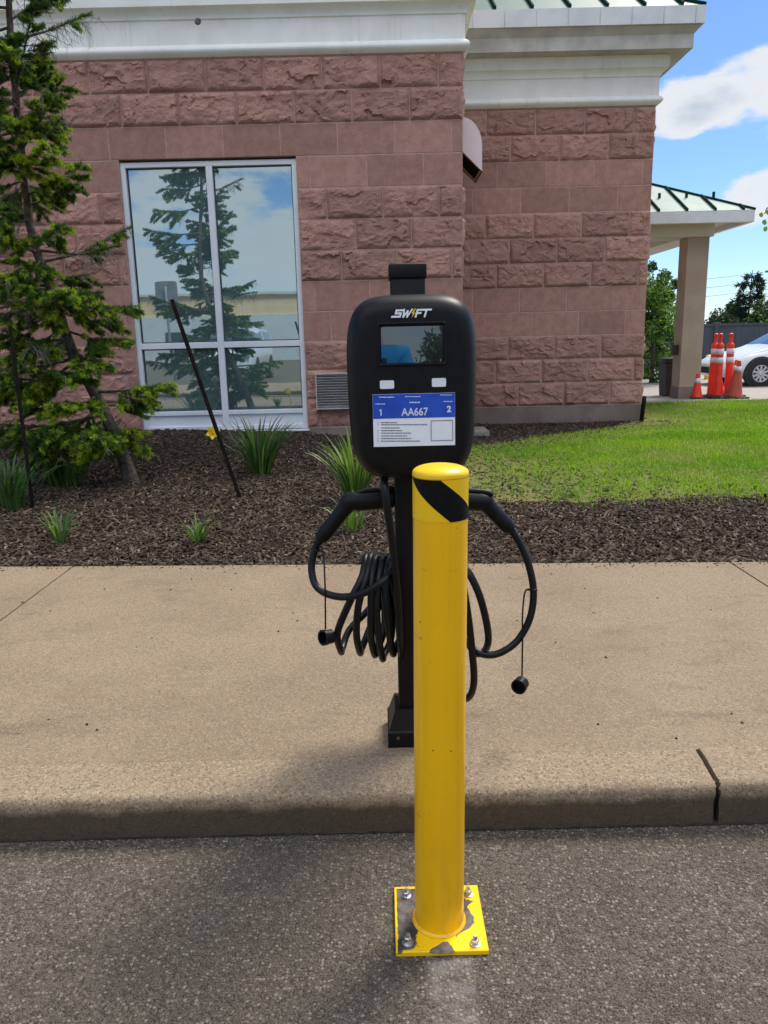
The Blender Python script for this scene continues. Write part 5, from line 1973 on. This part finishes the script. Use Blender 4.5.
# ------------------------------------------------------------------ vehicles
def car(name, loc, rz, label, prof, W, wheels, rw, glass, suv=False):
    """prof: (x, z_low, z_belt, z_top, half width at top factor) from the nose back, x in metres from the nose."""
    t = thing(name, loc, label, 'car')
    t.rotation_euler = (0, 0, rz)
    k_ = 14
    L = prof[-1][0]
    xs = np.linspace(0, L, 61)
    PA = np.array(prof)
    def sec(x):
        zl, zb, zt, wt = [float(np.interp(x, PA[:, 0], PA[:, c])) for c in (1, 2, 3, 4)]
        e = min(1.0, (x + .02) / .75, (L - x + .02) / .5)
        w_ = W * (0.66 + 0.34 * sqrt(max(0, e * (2 - e))))
        cab = max(0.0, zt - zb)
        h = [(0, zl), (w_ * .86, zl), (w_ * .96, zl + .10), (w_ * .995, (zl + zb) * .5), (w_ * 1.0, zb - .12), (w_ * .97, zb - .03), (w_ * .93, zb)]
        wt_ = w_ * (wt if cab > .08 else .90)
        ri = [(w_ * .90 + (wt_ - w_ * .90) * .25, zb + cab * .25), (w_ * .90 + (wt_ - w_ * .90) * .85, zb + cab * .82), (wt_ * .90, zb + cab * .95), (wt_ * .6, zt), (0, zt + .015)]
        return h + ri
    S_ = [sec(x) for x in xs]
    n = len(S_[0])
    body, gl = MB(), MB()
    o = V(loc)
    def P(i, j, sg): return V((xs[i], sg * S_[i][j][0], S_[i][j][1])) + o
    for sg in (1, -1):
        for i in range(60):
            for j in range(n - 1):
                xm = (xs[i] + xs[i + 1]) / 2
                isg = any(a < xm < b_ and j0 <= j <= j1 for a, b_, j0, j1 in glass)
                f = (0, 1, 2, 3) if sg > 0 else (3, 2, 1, 0)
                (gl if isg else body).add([P(i, j, sg), P(i + 1, j, sg), P(i + 1, j + 1, sg), P(i, j + 1, sg)], [f], 0, True)
    for i in (0, 60):
        body.add([P(i, j, 1) for j in range(n)] + [P(i, j, -1) for j in range(n - 1, -1, -1)], [tuple(range(2 * n))])
    bd = body.build('body', MT['carwhite'], t)
    gl.build('window', MT['carglass'], t)
    for ob in (bd,):
        bm = bmesh.new(); bm.from_mesh(ob.data)
        bmesh.ops.remove_doubles(bm, verts=bm.verts[:], dist=1e-4)
        bmesh.ops.recalc_face_normals(bm, faces=bm.faces[:])
        bm.to_mesh(ob.data); bm.free()
    for wx in wheels:
        for sg in (1, -1):
            M4 = Matrix.Translation(o + V((wx, sg * (W - .20), rw))) @ Matrix.Rotation(radians(-90 * sg), 4, 'X')
            mb = MB()
            mb.lathe([(rw + .075, .150), (rw + .075, .2025), (rw + .01, .2035)], n=32, M4=M4)
            mb.build('wheel_arch', MT['rubberbase'], t)
            mb = MB()
            mb.lathe([(rw * .6, 0), (rw - .02, .0), (rw, .03), (rw, .19), (rw - .02, .214), (rw * .63, .216), (rw * .61, .19)], n=32, M4=M4)
            wh = mb.build('wheel', MT['tyre'], t, autosmooth=40)
            mb = MB()
            mb.lathe([(rw * .63, .17), (rw * .63, .213), (rw * .57, .215), (rw * .55, .17)], n=32, M4=M4)
            for q in range(10):
                R3 = M4 @ Matrix.Rotation(2 * pi * q / 10, 4, 'Z')
                mb.box((-.022, .03, .185), (.022, rw * .57, .211), M4=R3)
            mb.lathe([(.05, .18), (.05, .214), (.03, .217)], n=16, M4=M4)
            mb.build('rim', MT['rim'], wh)
    return t, o, body


sedan = [(0, .30, .46, .48, .9), (.1, .24, .55, .57, .9), (.3, .20, .64, .66, .9), (.6, .19, .72, .75, .9), (.95, .19, .79, .84, .9), (1.15, .19, .83, .90, .85), (1.95, .19, .90, 1.36, .70), (2.7, .19, .93, 1.42, .70), (3.3, .19, .95, 1.36, .70), (4.0, .22, .97, 1.03, .82), (4.4, .28, .95, .97, .88), (4.6, .42, .88, .90, .88)]
cy = 17.75
c_, o_, _b = car('parked_car', (7.78, cy + .9, 0.0), radians(0), 'white sedan parked nose to the cones, cut off by the picture edge', sedan, .90, (.87, 3.50), .31,
                 [(1.25, 1.92, 8, 11), (1.55, 2.4, 6, 7), (2.5, 3.25, 6, 7), (3.35, 3.9, 8, 11)])
mb = MB()
for sg in (-1, 1):
    q_ = [o_ + V((x, sg * y, z)) for x, y, z in ((.10, .70, .48), (.42, .845, .52), (.55, .870, .60), (.28, .78, .60), (.13, .70, .54))]
    mb.add(q_, [(0, 1, 2, 3, 4)])
hl = mb.build('headlight', MT['lens'], c_)
sm = hl.modifiers.new('t', 'SOLIDIFY'); sm.thickness = .03; sm.offset = 0
mb = MB()
mb.box((o_.x - .01, o_.y - .6, o_.z + .30), (o_.x + .06, o_.y + .6, o_.z + .46), bev=.02)
mb.box((o_.x + .20, o_.y - .82, o_.z + .28), (o_.x + .34, o_.y - .74, o_.z + .38), bev=.02)
mb.build('grille', MT['rubberbase'], c_)
MB().box((o_.x + 1.50, o_.y - 1.04, o_.z + .90), (o_.x + 1.65, o_.y - .86, o_.z + 1.02), bev=.03).build('wing_mirror', MT['carwhite'], c_)

suvp = [(0, .40, .80, .84, .9), (.10, .30, .92, .96, .9), (.5, .24, 1.0, 1.03, .9), (1.2, .24, 1.06, 1.10, .9), (1.7, .24, 1.08, 1.62, .78), (2.4, .24, 1.10, 1.74, .78), (4.1, .24, 1.12, 1.72, .78), (4.5, .3, 1.12, 1.30, .85), (4.65, .45, 1.0, 1.05, .88)]
s_, so2, _b = car('parked_car', (-5.2, -6.0, 0.01), radians(-90), 'white sport utility car mirrored in the lower window panes, facing the building', suvp, .93, (.95, 3.75), .36,
                  [(1.25, 1.72, 8, 11), (1.5, 2.5, 6, 7), (2.6, 4.0, 6, 7)])
# lamps and grille in the car's own frame (nose at local x = 0)
mb = MB()
for sg in (-1, 1):
    mb.box(so2 + V((-.02, min(sg * .5, sg * .86), .78)), so2 + V((.14, max(sg * .5, sg * .86), .90)), bev=.02)
mb.build('headlight', MT['lens'], s_)
MB().box(so2 + V((-.03, -.45, .50)), so2 + V((.05, .45, .86)), bev=.02).build('grille', MT['rubberbase'], s_)
MB().box(so2 + V((-.03, -.8, .30)), so2 + V((.05, .8, .44)), bev=.02).build('bumper_intake', MT['rubberbase'], s_)

# ------------------------------------------------------------------ slate fence
FYY = 27.0
f = thing('panel_fence', (12, FYY, 0), 'slate grey solid panel fence behind the parked white sedan', 'fence')
ft = 1.50
x = 6.5
i = 0
while x < 22:
    MB().box((x - .07, FYY - .05, 0), (x + .07, FYY + .09, ft + (.13 if i != 2 else .05)), bev=.01, seg=1, smooth=False).build('post', MT['slate'], f)
    m_ = MB()
    px_ = x + .071
    while px_ < x + 2.42:
        m_.box((px_ + .004, FYY, .04), (px_ + .20, FYY + .03, ft - .06))
        px_ += .204
    m_.build('panel', MT['slate'], f)
    MB().box((x + .071, FYY - .035, ft - .059), (x + 2.429, FYY + .06, ft + .02)).build('rail', MT['slate'], f)
    MB().box((x + .071, FYY - .035, .25), (x + 2.429, FYY - .002, .36)).build('rail', MT['slate'], f)
    x += 2.5
    i += 1


# ------------------------------------------------------------------ leafy and coniferous trees behind
def leafy(name, base, h, rad, nleaf, size, label, seed, mats, group=None, cat='tree', trunk_r=.06, nl=9, squash=1.0, low=.15):
    """Forked trunk with leaf clumps round the limb ends; gaps between clumps."""
    r = np.random.default_rng(seed)
    t = thing(name, base, label, cat, group)
    b = V(base)
    mb = MB()
    mb.tube([b + V((0, 0, -.1)), b + V((.03, 0, h * .35)), b + V((0, .03, h * .85))], [trunk_r, trunk_r * .75, trunk_r * .2], 8)
    cent = []
    for i in range(nl):
        tt = low + (1 - low) * (i + .5) / nl
        a_ = i * 2.4 + r.uniform(-.5, .5)
        q = rad * sqrt(max(.03, 1 - (2 * tt - .85) ** 2)) * r.uniform(.45, .85)
        e = b + V((cos(a_) * q, sin(a_) * q, h * tt))
        s = b + V((0, 0, h * tt * .7))
        mb.tube([s, s.lerp(e, .6) + V((0, 0, .05)), e], [trunk_r * .4, trunk_r * .25, trunk_r * .1], 5)
        cent.append((e, rad * r.uniform(.28, .52)))
        for _ in range(2):
            cent.append((e + V(tuple(r.normal(0, rad * .25, 3))), rad * r.uniform(.15, .3)))
    mb.build('trunk', MT['bark'], t)
    n = nleaf
    ci = r.integers(0, len(cent), n)
    CE = np.array([tuple(c[0]) for c in cent])[ci]
    CRR = np.array([c[1] for c in cent])[ci]
    d = r.normal(0, 1, (n, 3)); d /= np.linalg.norm(d, axis=1)[:, None]
    p = CE + d * (CRR * r.uniform(.15, 1, n) ** .5)[:, None] * np.array([1, 1, squash])
    u = r.normal(0, 1, (n, 3)); u /= np.linalg.norm(u, axis=1)[:, None]
    v_ = np.cross(u, r.normal(0, 1, (n, 3))); v_ /= np.linalg.norm(v_, axis=1)[:, None]
    l = size * r.uniform(.6, 1.3, n)[:, None]
    vs = np.stack([p - u * l, p + v_ * l * .45, p + u * l, p - v_ * l * .45], 1).reshape(-1, 3)
    fs = np.arange(n)[:, None] * 4 + np.array([[0, 1, 2, 3]])
    np_mesh('crown', vs, fs, mats, t, mi=(r.uniform(0, 1, n) < .3).astype(int) if isinstance(mats, list) and len(mats) > 1 else None)
    return t


def gx(px, Y): return at(px, 380, Y=Y).x


# bushes seen past the corner of the right block
leafy('shrub_tree', (gx(651, 20), 20.0, 0), 2.45, .8, 13000, .05, 'bright green bushy tree beside the stone corner, lit through its leaves', 61, [MT['leaf'], MT['darkleaf']], 'trees past the stone corner', nl=15, low=.08)
leafy('shrub_tree', (gx(664, 24), 24.0, 0), 2.75, .50, 2600, .06, 'darker thin tree rising behind the bright bushy tree', 62, [MT['darkleaf'], MT['leaf']], 'trees past the stone corner', nl=9, low=.2)
leafy('shrub_tree', (gx(640, 22), 22.5, 0), 2.9, .9, 4200, .06, 'leafy tree mostly hidden by the stone corner', 63, [MT['darkleaf'], MT['leaf']], 'trees past the stone corner', nl=10, low=.1)


def conifer(px, Y, top_py, rad, seed, label, n=46, dens=26, nl=.20, nw=.035, lo=.05):
    x = gx(px, Y)
    h = at(px, top_py, Y=Y).z
    straight_spruce('conifer_tree', x, Y, 0.0, h, rad, n, label, seed, [MT['darkneedle'], MT['darkneedle']], dens, nl, nw, group='trees beyond the slate fence', lo=lo, top=.12, tl=.7)


conifer(744, 34, 270, 1.5, 71, 'tallest dark conifer beyond the fence with a thin bare tip', n=56)
conifer(730, 36, 302, 1.3, 72, 'dark conifer left of the tallest one beyond the fence')
conifer(763, 35, 300, 1.6, 73, 'dark conifer right of the tallest one, at the picture edge')
conifer(722, 33, 312, 1.0, 74, 'low dark conifer nearest the canopy column beyond the fence', n=34)
leafy('shrub_tree', (gx(713, 31), 31.0, 0), 1.95, .9, 1500, .09, 'low dark bush behind the left end of the slate fence', 75, [MT['darkleaf'], MT['darkleaf']], 'trees beyond the slate fence')
leafy('shrub_tree', (gx(760, 31), 31.0, 0), 1.95, 1.3, 2600, .10, 'lighter green bush behind the fence before the conifers', 76, [MT['darkleaf'], MT['leaf']], 'trees beyond the slate fence')
for i, (x_, y_, h_, r_) in enumerate(((19.5, 33, 4.0, 2.0), (24, 34, 5.0, 2.4))):
    leafy('shrub_tree', (x_, y_, 0), h_, r_, 2500, .14, ('broad dark tree beyond the fence outside the right picture edge', 'tallest broad tree beyond the fence outside the right picture edge')[i], 80 + i, [MT['darkleaf'], MT['leaf']], 'trees beyond the slate fence')

# utility pole and wires
pxx = gx(765, 42)
pt = at(765, 269, Y=42).z
t = thing('utility_pole', (pxx, 42, 0), 'thin grey utility pole rising behind the conifers at the right edge', 'pole')
MB().tube([(pxx, 42, 0), (pxx, 42, pt)], [.10, .07], 10).build('post', MT['woodpole'], t)
MB().box((pxx - .45, 41.95, pt - .18), (pxx + .45, 42.05, pt - .08)).build('cross_arm', MT['woodpole'], t)
mb = MB()
for k, dz in enumerate((-.1, -.55, -1.0)):
    a_, b_ = V((pxx, 42, pt + dz - .9 * 0)), V((pxx - 24, 46, pt + dz + .2))
    mb.tube([a_.lerp(b_, s / 10) - V((0, 0, .7 * 4 * (s / 10) * (1 - s / 10))) for s in range(11)], .009, 4)
tag(mb.build('power_line', MT['rubber'], origin=(pxx, 42, pt)), 'thin overhead power lines running left from the utility pole', 'cable')

# young tree outside the right edge: one twig reaches into the picture
tb = V((4.75, 7.0, .15))
yt = thing('young_tree', tb, 'young leafy tree whose single twig enters at the right picture edge', 'tree')
mb = MB()
e = at(764, 214, Y=6.6)
mb.tube(spline([tb + V((0, 0, -.1)), tb + V((.03, .02, 1.0)), tb + V((.0, .0, 2.9))], 6), [.035 - .026 * i / 12 for i in range(13)], 8)
tips = [e]
mb.tube(spline([tb + V((.01, .01, 1.7)), tb.lerp(e, .5) + V((0, 0, 1.0)), e + V((.12, .05, .06)), e], 6), [.012 - .009 * i / 18 for i in range(19)], 6)
rs = random.Random(4)
lv = []
for q in range(7):
    a_ = q * 2.4
    c = tb + V((0, 0, 1.5 + .2 * q))
    d_ = V((abs(cos(a_)) * .4 + .1, sin(a_) * .5, .35))
    mb.tube([c, c + d_ * .6 + V((0, 0, .05)), c + d_], [.010, .006, .003], 5)
    tips.append(c + d_)
mb.build('trunk', MT['bark'], yt)
mb = MB()
def leaf(c, d, s, up=V((0, 0, 1))):
    sd_ = d.cross(up).normalized()
    n_ = sd_.cross(d)
    pts = [(0, 0), (.3, .32), (.6, .36), (.85, .18), (1.05, 0)]
    vs = [c + d * (s * a) + sd_ * (s * w_) + n_ * (-s * w_ * .35) for a, w_ in pts] + [c + d * (s * a) - sd_ * (s * w_) + n_ * (-s * w_ * .35) for a, w_ in pts[1:-1]]
    mb.add(vs, [(0, 1, 2, 6, 5), (2, 3, 4, 7, 6)][:0] + [(0, 1, 5), (1, 2, 6, 5), (2, 3, 7, 6), (3, 4, 7)])
for (px_, py_, s_) in ((762, 212, .05), (765, 219, .055), (767, 226, .05), (768, 209, .05), (771, 216, .06)):
    c = at(px_, py_, Y=6.6)
    leaf(c, V((rs.uniform(-.5, .3), rs.uniform(-.5, .2), -.9)).normalized(), s_, V((0, -1, .2)))
for tpp in tips[1:]:
    for _ in range(14):
        leaf(tpp - V((rs.uniform(0, .25), rs.uniform(-.15, .15), rs.uniform(-.1, .2))), V((rs.uniform(-1, 1), rs.uniform(-1, 1), rs.uniform(-1, .2))).normalized(), .06)
mb.build('crown', MT['leaf'], yt)

# ------------------------------------------------------------------ what the window and the screen mirror
sx_ = -5.2
t = thing('road_sign', (sx_, -.5, 0), 'grey back of a parking sign mirrored in the left window panes', 'sign')
MB().box((sx_ - .03, -.5, 0), (sx_ + .03, -.46, 2.6), bev=.004, seg=1).build('post', MT['signback'], t)
mb = MB()
mb.prism(rrect(sx_ - .26, sx_ + .26, 2.05, 2.72, .05), (0, -.52, 0), UX, UZ, UD, .004)
mb.build('sign_panel', MT['signback'], t)

t = thing('low_building', (-10, -34, 0), 'long beige low building mirrored in the window behind the car park', 'building')
MB().box((-44, -44, 3.0), (-2, -34, 4.3)).build('upper_wall', MT['beige'], t)
MB().box((-44, -43.9, 0), (-2, -33.9, 2.998)).build('lower_wall', MT['palewall'], t)
MB().box((-44.1, -44.1, 4.302), (-1.9, -33.8, 4.45)).build('roof_edge', MT['soffit'], t)
for k in range(4):
    MB().box((-36 + 10.5 * k, -33.91, .05), (-34.8 + 10.5 * k, -33.85, 2.0)).build('door', MT['slate'], t)
for i, (x_, y_, h_, r_) in enumerate(((6.5, -20, 4.2, 2.2), (11, -24, 5.2, 2.8), (3.2, -32, 3.6, 2.0), (16, -22, 6, 3))):
    leafy('broad_tree', (x_, y_, 0), h_, r_, 1800, .16, ('lower broad tree across the car park at the right of the mirrored view', 'wide broad tree across the car park behind the lower one', 'smallest broad tree across the car park beside the mirrored lamp', 'tallest broad tree across the car park, farthest right')[i], 90 + i, [MT['darkleaf'], MT['leaf']], 'trees across the car park')
lp = thing('street_lamp', (2.4, -26, 0), 'tall car park lamp mirrored in the charger screen', 'lamp')
MB().tube([(2.4, -26, 0), (2.4, -26, 5.2)], [.10, .06], 10).build('post', MT['slate'], lp)
MB().box((2.2, -26.4, 5.2), (2.6, -25.6, 5.32), bev=.03).build('lamp_head', MT['slate'], lp)
mb = MB()
mb.box((-9, -4.4, 0.0), (-1.2, -0.7, .10), bev=.02, seg=1, smooth=False)
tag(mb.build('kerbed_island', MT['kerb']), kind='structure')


# ------------------------------------------------------------------ the photographer, mirrored in the screen
def skin(name, verts, edges, radii, mat, parent, sub=2, root=0):
    o_ = root_loc(parent)
    me = bpy.data.meshes.new(name)
    me.from_pydata([V(v) - o_ for v in verts], edges, [])
    ob = bpy.data.objects.new(name, me)
    COL.objects.link(ob)
    sk = ob.modifiers.new('skin', 'SKIN')
    ly = me.skin_vertices[0] if me.skin_vertices else None
    if ly is None:
        bm = bmesh.new(); bm.from_mesh(me); bm.verts.layers.skin.verify(); bm.to_mesh(me); bm.free()
        ly = me.skin_vertices[0]
    for i, r in enumerate(radii):
        ly.data[i].radius = r if isinstance(r, tuple) else (r, r)
        ly.data[i].use_root = (i == root)
    sb = ob.modifiers.new('sub', 'SUBSURF'); sb.levels = sub; sb.render_levels = sub
    dg = bpy.context.evaluated_depsgraph_get()
    dg.update()
    m2 = bpy.data.meshes.new_from_object(ob.evaluated_get(dg))
    bpy.data.objects.remove(ob)
    o2 = bpy.data.objects.new(name, m2)
    COL.objects.link(o2)
    m2.materials.clear(); m2.materials.append(mat)
    for p in m2.polygons: p.use_smooth = True; p.material_index = 0
    o2.parent = parent
    return o2


m_skin = pbr('skin', (0.52, 0.31, 0.22), (0.58, 0.36, 0.26), 8, 0.5)
m_shirt = pbr('bright_blue_shirt', (0.006, 0.36, 0.90), (0.010, 0.42, 0.95), 9, 0.8)
m_trs = pbr('dark_trousers', (0.02, 0.022, 0.03), None, rough=0.9)
m_hair = pbr('dark_hair', (0.015, 0.011, 0.009), (0.03, 0.02, 0.016), 40, 0.6)
HX, HY_ = -0.05, -0.52
per = thing('person', (HX, HY_, 0), 'photographer in a bright blue shirt holding up a phone, mirrored in the charger screen', 'person')
Vb = [(HX, HY_, .86), (HX, HY_, 1.05), (HX, HY_ + .01, 1.22), (HX, HY_, 1.33), (HX, HY_ + .01, 1.405), (HX, HY_ + .025, 1.46), (HX, HY_ + .03, 1.53), (HX, HY_ + .02, 1.60),
      (HX + .165, HY_, 1.325), (HX + .215, HY_ + .02, 1.09), (HX + .165, HY_ + .26, 1.125), (HX + .155, HY_ + .33, 1.14),
      (HX - .165, HY_, 1.325), (HX - .22, HY_ + .02, 1.09), (HX - .02, HY_ + .27, 1.125), (HX + .025, HY_ + .33, 1.14),
      (HX + .09, HY_, .82), (HX + .10, HY_ + .02, .46), (HX + .10, HY_ - .02, .10), (HX + .11, HY_ + .11, .045),
      (HX - .09, HY_, .82), (HX - .10, HY_ + .02, .46), (HX - .10, HY_ - .02, .10), (HX - .11, HY_ + .11, .045)]
Eb = [(0, 1), (1, 2), (2, 3), (3, 4), (4, 5), (5, 6), (6, 7), (3, 8), (8, 9), (9, 10), (10, 11), (3, 12), (12, 13), (13, 14), (14, 15), (0, 16), (16, 17), (17, 18), (18, 19), (0, 20), (20, 21), (21, 22), (22, 23)]
Rb = [(.13, .10), (.125, .09), (.14, .10), (.11, .075), .052, (.062, .075), (.072, .088), (.05, .06), .055, .043, .030, .028, .055, .043, .030, .028, .085, .058, .042, .035, .085, .058, .042, .035]
skin('body', Vb, Eb, Rb, m_skin, per)
# shirt and trousers a little outside the body
skin('shirt', [Vb[0]] + Vb[1:4] + [(HX, HY_ + .005, 1.375), Vb[8], V(Vb[8]).lerp(V(Vb[9]), .62), Vb[12], V(Vb[12]).lerp(V(Vb[13]), .62)], [(0, 1), (1, 2), (2, 3), (3, 4), (3, 5), (5, 6), (3, 7), (7, 8)],
     [(.15, .115), (.145, .108), (.158, .115), (.13, .09), (.062, .062), .074, .066, .074, .066], m_shirt, per)
skin('trousers', [(HX, HY_, .92), Vb[16], Vb[17], (HX + .10, HY_ - .02, .12), Vb[20], Vb[21], (HX - .10, HY_ - .02, .12)], [(0, 1), (1, 2), (2, 3), (0, 4), (4, 5), (5, 6)], [(.142, .112), .096, .072, .062, .096, .072, .062], m_trs, per)
mb = MB()
mb.lathe([(.02, .115), (.055, .105), (.080, .06), (.084, .01), (.076, -.03), (.07, -.06)][::-1], n=24, M4=Matrix.Translation((HX, HY_ - .002, 1.545)) @ Matrix.Scale(1.12, 4, (0, 1, 0)) @ Matrix.Rotation(radians(14), 4, 'X'))
mb.build('hair', m_hair, per)
for sg in (-1, 1):
    mb = MB()
    mb.lathe([(.002, -.009), (.008, -.005), (.010, 0), (.008, .005), (.002, .009)], n=10, M4=Matrix.Translation((HX + sg * .030, HY_ + .098, 1.535)))
    mb.build('eye', m_hair, per)
    mb = MB()
    mb.lathe([(.004, -.03), (.016, -.02), (.018, .01), (.008, .03)], n=10, M4=Matrix.Translation((HX + sg * .078, HY_ + .02, 1.525)) @ Matrix.Scale(.5, 4, (1, 0, 0)))
    mb.build('ear', m_skin, per)
mb = MB()
mb.tube([(HX, HY_ + .095, 1.545), (HX, HY_ + .118, 1.51), (HX, HY_ + .10, 1.497)], [.006, .013, .010], 8)
mb.build('nose', m_skin, per)
mb = MB()
mb.tube([(HX - .024, HY_ + .090, 1.470), (HX, HY_ + .099, 1.472), (HX + .024, HY_ + .090, 1.470)], [.003, .006, .003], 8)
mb.build('mouth', pbr('lips', (0.42, 0.16, 0.13), None, rough=.5), per)
# hands: palm plus four fingers round the phone's edge and a thumb on its face
phx, phy, phz = -0.004, -0.075, 1.225
for sg, wri in ((1, Vb[11]), (-1, Vb[15])):
    wv = V(wri)
    pe = V((phx + sg * .040, phy - .004, phz - .035))
    pal = wv.lerp(pe, .65)
    Vh = [wv, pal, pe + V((sg * .016, -.012, 0))]
    Eh = [(0, 1), (1, 2)]
    Rh = [.026, (.032, .022), (.034, .018)]
    for k in range(4):
        z = .030 - .021 * k
        l = (.9, 1.0, .95, .78)[k]
        i0 = len(Vh)
        b_ = pe + V((sg * .014, -.004, z))
        Vh += [b_, b_ + V((sg * .004, .026 * l, .004)), b_ + V((-sg * .022 * l, .034 * l, .006)), b_ + V((-sg * .042 * l, .030, .006))]
        Eh += [(2, i0), (i0, i0 + 1), (i0 + 1, i0 + 2), (i0 + 2, i0 + 3)]
        Rh += [.0095, .009, .0085, .007]
    i0 = len(Vh)
    Vh += [pal + V((-sg * .012, -.006, .02)), pe + V((-sg * .004, -.020, .018)), pe + V((-sg * .028, -.018, .034))]
    Eh += [(1, i0), (i0, i0 + 1), (i0 + 1, i0 + 2)]
    Rh += [.013, .011, .009]
    skin('hand', Vh, Eh, Rh, m_skin, per, sub=1)
ph = thing('mobile_phone', (phx, phy, phz), 'dark mobile phone held up by the photographer, mirrored in the screen', 'phone')
MB().box((phx - .037, phy - .004, phz - .074), (phx + .037, phy + .004, phz + .074), bev=.003).build('case', MT['black'], ph)
MB().box((phx - .032, phy + .0041, phz + .038), (phx - .004, phy + .0058, phz + .068), bev=.0006, seg=1).build('camera_bump', MT['screen'], ph)
